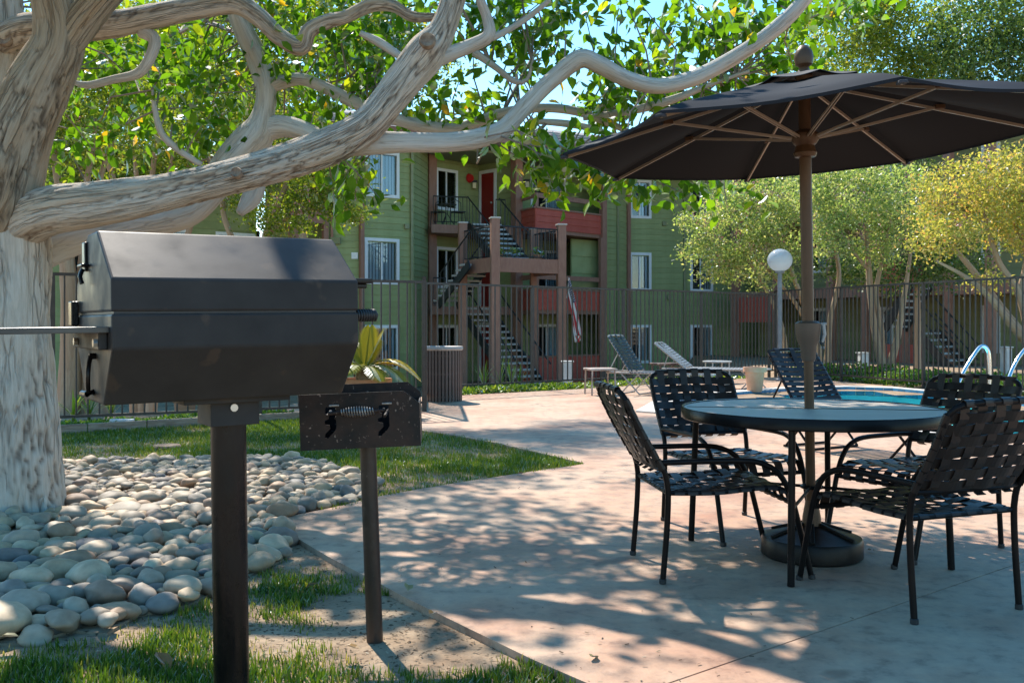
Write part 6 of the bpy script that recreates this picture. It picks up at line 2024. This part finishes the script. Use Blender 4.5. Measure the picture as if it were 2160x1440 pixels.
l1 = make_lounger('brown strap lounger with its back raised, just behind the round table', M_TUBE, M_STRAP, 54, 0.66)
l1.location = (3.13, 9.0, 0); l1.rotation_euler = (0, 0, R(-60))
l2 = make_lounger('dark slate strap lounger on a pale frame in front of the long fence', M_GREYTUBE, M_NAVYSTRAP, 56)
l2.location = (2.42, 16.3, 0); l2.rotation_euler = (0, 0, R(-30))
l3 = make_lounger('light grey strap lounger between two side tables by the fence', M_GREYTUBE, M_GREYSTRAP, 38)
l3.location = (3.58, 17.8, 0); l3.rotation_euler = (0, 0, R(-24))
def side_table(label, px, Y, w, round_=False, m=M_GREYTUBE, h=0.44):
    t = thing('side_table', label, 'side table', (PX(px, Y), Y, 0), R(12), 'low side tables by the loungers')
    if round_:
        MB().lathe([(w / 2 - 0.01, h - 0.025), (w / 2, h - 0.02), (w / 2, h), (w / 2 - 0.01, h + 0.003)], 28).build('tabletop', m, t, smooth=True)
    else:
        MB().box((0, 0, h - 0.015), (w, w, 0.035)).build('tabletop', m, t, bevel=0.008)
    for sx in (-1, 1):
        for sy in (-1, 1):
            k = w * 0.4 * (0.75 if round_ else 1.05)
            MB().tube([(sx * k, sy * k, h - 0.02), (sx * k * 1.06, sy * k * 1.06, 0.0)], 0.014, 8).build('leg', m, t, smooth=True)
side_table('square side table with pale legs nearest the trash can', 1266, 16.2, 0.46, False, mat('worn_table', (0.26, 0.18, 0.15), 0.55, col2=(0.45, 0.38, 0.33), scale=9))
side_table('low dark side table between the two far loungers', 1406, 18.3, 0.5, False, mat('dark_side_table', (0.10, 0.06, 0.05), 0.5, col2=(0.16, 0.1, 0.08), scale=9))
side_table('round pale side table beyond the light grey lounger', 1513, 19.4, 0.58, True, mat('pale_side_table', (0.45, 0.46, 0.45), 0.4))

# ---------------------------------------------------------------- pool handrails
M_CHROME = mat('stainless_rail', (0.78, 0.78, 0.78), 0.16, metal=1.0)
def handrail(label, px, Y, base_py):
    base = P(px, base_py, Y); 
    t = thing('pool_handrail', label, 'handrail', (base.x, Y, 0), R(-68), 'stainless pool handrails')
    for s in (0.0,):
        MB().tube(smooth_path([(-0.52, s, -0.12), (-0.50, s, 0.30), (-0.38, s, 0.55), (-0.12, s, 0.80), (-0.02, s, 0.86), (0.06, s, 0.84), (0.10, s, 0.74), (0.12, s, 0.4), (0.14, s, 0.0)], 0.03), 0.024, 12).build('rail', M_CHROME, t, smooth=True)
    MB().lathe([(0.05, 0.022), (0.05, 0.032), (0.028, 0.04)], 16, (0.14, 0, 0)).build('flange', M_CHROME, t, smooth=True)
def hand2(label, pts_px, Y):
    base = P(pts_px[-1][0], pts_px[-1][1], Y)
    t = thing('pool_handrail', label, 'handrail', (base.x, Y, 0), 0, 'stainless pool handrails')
    loc = Vector((base.x, Y, 0))
    MB().tube(smooth_path([tuple(P(a, b_, Y + c) - loc) for a, b_, c in pts_px], 0.03), 0.026, 12).build('rail', M_CHROME, t, smooth=True)
    e = P(*pts_px[-1][:2], Y) - loc
    MB().lathe([(0.05, 0.0), (0.05, 0.012), (0.028, 0.02)], 16, (e.x, e.y, 0.022)).build('flange', M_CHROME, t, smooth=True)
Yh = 13.2
hand2('stainless pool handrail arch seen whole above the strap chair', [(2014, 850, -0.3), (2020, 815, -0.28), (2034, 782, -0.2), (2052, 752, -0.1), (2066, 733, 0), (2076, 730, 0), (2084, 740, 0), (2087, 765, 0), (2088, 800, 0), (2088, 863, 0)], Yh)
hand2('stainless pool handrail cut off at the edge of the photo', [(2118, 860, -0.3), (2124, 815, -0.28), (2134, 782, -0.2), (2150, 752, -0.1), (2166, 733, 0), (2176, 730, 0), (2184, 740, 0), (2187, 765, 0), (2188, 800, 0), (2188, 863, 0)], Yh)
# ---------------------------------------------------------------- barrel grill on a post
M_GRILL = mat('grill_paint', (0.026, 0.025, 0.025), 0.5, col2=(0.044, 0.042, 0.041), scale=3.5, detail=8, bump=0.12, bscale=300, bdist=0.001, spec=0.14, rvar=0.16, speck=(0.058, 0.047, 0.040), speck_scale=11, speck_at=0.62)
M_POST = mat('post_paint', (0.004, 0.0035, 0.004), 0.28, col2=(0.012, 0.009, 0.009), scale=10, spec=0.25, rvar=0.1, stretch=(1, 1, 0.4), bump=0.08, bscale=120, speck=(0.2, 0.19, 0.18), speck_scale=140, speck_at=0.76)
M_BOLT = mat('zinc_bolt', (0.55, 0.52, 0.48), 0.35, metal=0.8)
GA = R(33)
gr = thing('barrel_grill', 'large black angular barrel grill on a thick post', 'grill', (-0.835, 2.795, 0))
gr.rotation_euler = (0, R(-0.7), GA)
GL = 0.66; hL = GL / 2
def prof_(scale=1.0, lo=True):
    return None
# profile in (y, z); y<0 is the camera side
LID = [(-0.25, 1.206), (-0.25, 1.288), (-0.07, 1.420), (0.07, 1.420), (0.25, 1.288), (0.25, 1.206)]
BODY = [(-0.25, 1.20), (0.25, 1.20), (0.25, 1.112), (0.13, 0.965), (-0.13, 0.965), (-0.25, 1.112)]
def loft(poly, x0, x1):
    return MB().extrude(poly, (x0, 0, 0), (0, 1, 0), (0, 0, 1), (1, 0, 0), x1 - x0)
lid = loft(LID, -hL, hL).build('lid', M_GRILL, gr, bevel=0.006, fix=True)
body = loft(BODY, -hL, hL).build('firebox', M_GRILL, gr, bevel=0.006, fix=True)
# hinge plates, vents on the left end
MB().box((0, 0, 1.203), (GL - 0.012, 0.488, 0.012)).build('seam_block', M_BLACK, gr)  # dark inner block added to stop light showing through the lid gap
MB().box((-hL - 0.004, 0.09, 1.36), (0.008, 0.04, 0.08)).box((-hL - 0.012, 0.07, 1.335), (0.02, 0.07, 0.008)).build('smoke_vent', M_POST, lid, bevel=0.003)
MB().tube(smooth_path([(-hL - 0.012, 0.075, 1.325), (-hL - 0.02, 0.07, 1.305), (-hL - 0.016, 0.065, 1.285)], 0.01), 0.006, 8).build('vent_lever', M_POST, lid, smooth=True)
MB().box((-hL - 0.012, 0.235, 1.205), (0.02, 0.05, 0.07)).build('hinge', M_POST, gr, bevel=0.003)
MB().box((hL + 0.012, 0.235, 1.205), (0.02, 0.05, 0.07)).build('hinge', M_POST, gr, bevel=0.003)
b_ = MB(); b_.tube(smooth_path([(-hL - 0.012, -0.03, 1.09), (-hL - 0.02, -0.045, 1.065), (-hL - 0.023, -0.05, 1.03), (-hL - 0.02, -0.035, 0.995)], 0.008), [0.006] * len(smooth_path([(-hL - 0.012, -0.03, 1.09), (-hL - 0.02, -0.045, 1.065), (-hL - 0.023, -0.05, 1.03), (-hL - 0.02, -0.035, 0.995)], 0.008)), 8)
b_.tube([(-hL, -0.03, 1.09), (-hL - 0.016, -0.03, 1.09)], 0.008, 8).tube([(-hL, 0.0, 0.992), (-hL - 0.022, -0.025, 0.99), (-hL - 0.024, 0.03, 0.988)], 0.009, 8)
b_.build('grate_lever', M_POST, body, smooth=True)
for y in (-0.19, 0.10):
    MB().tube([(-hL - 0.024, y, 1.128), (-hL - 0.034, y, 1.128)], 0.011, 6).build('bolt', M_BOLT, gr)
# side shelf on the left
sh = MB().box((-hL - 0.30, -0.02, 1.166), (0.60, 0.40, 0.005)).box((-hL - 0.30, -0.217, 1.160), (0.60, 0.006, 0.014)).box((-hL - 0.30, 0.177, 1.160), (0.60, 0.006, 0.014))
shelf = sh.build('side_shelf', mat('shelf_steel', (0.06, 0.058, 0.055), 0.35, col2=(0.10, 0.095, 0.085), scale=8, spec=0.3, rvar=0.15), gr, bevel=0.002)
MB().box((-hL - 0.012, -0.02, 1.135), (0.022, 0.36, 0.05)).build('shelf_bracket', M_GRILL, shelf, bevel=0.003)
# right end: small ledge and spring handle
MB().box((hL + 0.035, -0.14, 1.292), (0.07, 0.12, 0.014)).box((hL + 0.03, -0.14, 1.278), (0.055, 0.09, 0.014)).build('ledge', M_POST, gr, bevel=0.004)
hnd = MB()
pts_ = []
turns, k_ = 8, 14
for i in range(turns * k_ + 1):
    a = 2 * math.pi * i / k_
    pts_.append((hL + 0.012 + 0.062 * i / (turns * k_), -0.20 + 0.015 * math.cos(a), 1.192 + 0.015 * math.sin(a)))
hnd.tube(pts_, 0.0042, 6)
hnd.tube([(hL - 0.005, -0.20, 1.192), (hL + 0.08, -0.20, 1.192)], 0.008, 8)
hnd.build('spring_handle', M_BLACK, gr, smooth=True)
# mount and post
MX = 0.03
MB().box((MX, 0, 0.958), (0.30, 0.20, 0.014)).build('mount_plate', M_GRILL, gr, bevel=0.002)
mb = MB()
for x in (-0.066, 0.066):
    mb.box((MX + x, 0, 0.918), (0.006, 0.13, 0.068))
mb.box((MX, -0.066, 0.918), (0.138, 0.006, 0.068)).box((MX, 0.066, 0.918), (0.138, 0.006, 0.068))
mount = mb.build('socket', M_GRILL, gr, bevel=0.0015)
MB().lathe([(0.062, 0.884), (0.066, 0.886), (0.066, 0.889), (0.05, 0.889)], 24, (MX, 0, 0)).build('socket_ring', M_GRILL, mount)
MB().tube([(MX - 0.005, -0.069, 0.935), (MX - 0.005, -0.076, 0.935)], 0.011, 10).build('bolt', M_BOLT, mount)
MB().lathe([(0.05, -0.1), (0.05, 0.95)], 36, (MX, 0, 0)).build('post', M_POST, gr, smooth=True)
# lid handle on the front
for x in (-0.12, 0.12):
    pass

# ---------------------------------------------------------------- small open park grill
M_RUST = mat('sooty_steel', (0.006, 0.005, 0.006), 0.5, col2=(0.044, 0.021, 0.015), scale=9, detail=6, bump=0.35, bscale=50, bdist=0.003, speck=(0.22, 0.16, 0.13), speck_scale=75, speck_at=0.67, lo=0.4, hi=0.75, spec=0.3)
pg = thing('park_grill', 'small sooty black park grill box with a coiled handle on a thin post', 'grill', (-0.521, 3.684, 0))
pg.rotation_euler = (0, R(-2.0), R(4.5))
OX = -0.012; w_, d_2, zb_, zt_ = 0.43, 0.36, 0.725, 0.925
def plate(poly, y, th, holes=()):
    """upright plate in the x-z plane with holes"""
    b_ = MB()
    loops = [poly] + list(holes)
    flat = [p for l in loops for p in l]
    tr = tessellate_polygon([[Vector((p[0], p[1], 0)) for p in l] for l in loops])
    n_ = len(flat)
    vs_ = [(p[0], y, p[1]) for p in flat] + [(p[0], y + th, p[1]) for p in flat]
    fs_ = [tuple(t_) for t_ in tr] + [tuple(i + n_ for i in reversed(t_)) for t_ in tr]
    o_ = 0
    for l in loops:
        for i in range(len(l)):
            a_, c_ = o_ + i, o_ + (i + 1) % len(l)
            fs_.append((a_, c_, c_ + n_, a_ + n_))
        o_ += len(l)
    return b_.add(vs_, fs_)
xl, xr = OX - w_ / 2, OX + w_ / 2
front = [(xl, zb_), (xr, zb_), (xr, zt_ - 0.045), (xr - 0.055, zt_), (xl, zt_)]
def slot(cx, flip):
    f_ = -1 if flip else 1
    return [(cx + a_ * 0.85, zb_ + 0.012 + b2_ * 0.92) for a_, b2_ in ((0.022, 0.152), (0.024, 0.07), (0.014, 0.055), (-0.014, 0.03), (-0.026, 0.034), (-0.024, 0.048), (-0.002, 0.068), (-0.004, 0.082), (-0.024, 0.086), (-0.025, 0.10), (-0.008, 0.106), (-0.006, 0.12), (-0.022, 0.126), (-0.02, 0.152))]
plate(front, -d_2 / 2, 0.005, (slot(OX + 0.085, False), slot(OX - 0.105, False))).build('front_plate', M_RUST, pg, fix=True)
back = [(xl + 0.02, zb_), (xr, zb_), (xr, zt_ - 0.03), (xr - 0.05, zt_ + 0.012), (xl + 0.06, zt_ + 0.012), (xl + 0.02, zt_ - 0.03)]
plate(back, d_2 / 2 - 0.005, 0.005).build('back_plate', M_RUST, pg, fix=True)
MB().box((xl + 0.003, 0, (zb_ + zt_ - 0.02) / 2), (0.005, d_2 - 0.014, zt_ - zb_ - 0.02)).build('side_plate', M_RUST, pg)
MB().box((xr - 0.003, 0.0, (zb_ + zt_ - 0.05) / 2), (0.005, d_2 - 0.014, zt_ - zb_ - 0.05)).build('side_plate', M_RUST, pg)
MB().box((OX, 0, zb_ + 0.004), (w_ - 0.012, d_2 - 0.014, 0.006)).build('floor_plate', M_RUST, pg)
for k in range(9):
    x = xl + 0.04 + (w_ - 0.08) * k / 8
    MB().tube([(x, -d_2 / 2 + 0.02, zb_ + 0.11), (x, d_2 / 2 - 0.02, zb_ + 0.11)], 0.006, 6).build('grate_bar', M_RUST, pg)
M_STEEL = mat('worn_steel', (0.32, 0.31, 0.30), 0.4, metal=0.7, col2=(0.16, 0.13, 0.11), scale=30)
hb = MB(); hy = -d_2 / 2 - 0.035; hz = zb_ + 0.135
hb.tube([(OX - 0.105, -d_2 / 2 + 0.02, hz), (OX - 0.105, hy, hz - 0.004), (OX - 0.07, hy, hz), (OX + 0.06, hy, hz), (OX + 0.085, hy, hz + 0.002), (OX + 0.085, -d_2 / 2 + 0.02, hz)], 0.006, 8)
hb.build('grate_handle', M_RUST, pg, smooth=True)
pts_ = []
for i in range(13 * 14 + 1):
    q = i / (13 * 14); a = 2 * math.pi * i / 14
    rr_ = 0.009 + 0.009 * math.sin(math.pi * q)
    pts_.append((OX - 0.065 + 0.12 * q, hy + rr_ * math.cos(a), hz + rr_ * math.sin(a)))
MB().tube(pts_, 0.0026, 5).build('coil_grip', M_STEEL, pg, smooth=True)
for x in (OX - 0.09, OX + 0.098):
    MB().box((x, -d_2 / 2 - 0.006, zt_ - 0.042), (0.036, 0.012, 0.007)).build('stop_tab', M_STEEL, pg, bevel=0.002)
MB().lathe([(0.031, -0.1), (0.031, zb_ - 0.004)], 28).build('post', mat('rusty_post', (0.006, 0.005, 0.005), 0.4, col2=(0.036, 0.018, 0.013), scale=6, stretch=(1, 1, 0.5), bump=0.2, bscale=60, speck=(0.2, 0.17, 0.15), speck_scale=120, speck_at=0.75), pg, smooth=True)
MB().lathe([(0.048, zb_ - 0.012), (0.048, zb_ - 0.003)], 24).build('post_flange', M_RUST, pg)

# ---------------------------------------------------------------- small things on the ground
vc = thing('valve_cover', 'round rusty valve cover sunk in the lawn behind the cobbles', 'valve cover', (*g2(352, 941), -0.03))
MB().lathe([(0.13, 0.0), (0.135, 0.03), (0.12, 0.045), (0.02, 0.048)], 24).build('cover', mat('rusty_cover', (0.13, 0.07, 0.045), 0.8, col2=(0.25, 0.17, 0.11), scale=14), vc, smooth=True)
M_DRY = leaf_mat('dry_leaf', [(0, (0.25, 0.12, 0.04)), (0.5, (0.40, 0.22, 0.08)), (1, (0.30, 0.27, 0.12))], transl=0.2, tint=(1, 0.8, 0.5), use_object=True)
dl = bpy.data.meshes.new('fallen_leaf')
dl.from_pydata([tuple(v) for v in (LEAF_OVATE[0] * np.array([1, 1, 1.6]))], [], LEAF_OVATE[1]); dl.materials.append(M_DRY)
LEAFL = ['dry leaf on the near grass close to the thick grill post', 'dry leaf beside the dark boulder at the edge of the cobbles', 'orange dry leaf caught on the cobbles by the patio tip', 'dry leaf on bare soil between the cobbles and thin post',
         'dry leaf at the patio edge behind the thin post', 'small dry leaf on the concrete edge beside the thin post', 'dry leaf at the lawn edge near the tip of the grass wedge', 'tiny dry leaf beside the umbrella base',
         'dry leaf at the nearest corner of the patio edge', 'dry leaf on bare soil beside the thick grill post', 'dry leaf on the near grass in front of the thin post']
for i, (px, py, sz, z) in enumerate(((330, 1392, 0.11, 0.03), (40, 1358, 0.08, 0.03), (545, 1140, 0.09, 0.13), (672, 1238, 0.07, 0.02), (860, 1255, 0.08, 0.02), (905, 1300, 0.06, 0.012), (1105, 1003, 0.07, 0.02), (1830, 1162, 0.05, 0.008), (1245, 1395, 0.06, 0.02), (520, 1300, 0.07, 0.02), (760, 1380, 0.07, 0.02))):
    q = G(px, py)
    o = inst('fallen_leaf', dl, None, (q.x, q.y, z), (R(rng.uniform(-20, 20)), R(rng.uniform(-20, 20)), rng.uniform(0, 6)), (sz, sz, sz))
    tag(o, LEAFL[i], 'leaf', 'dry fallen leaves')
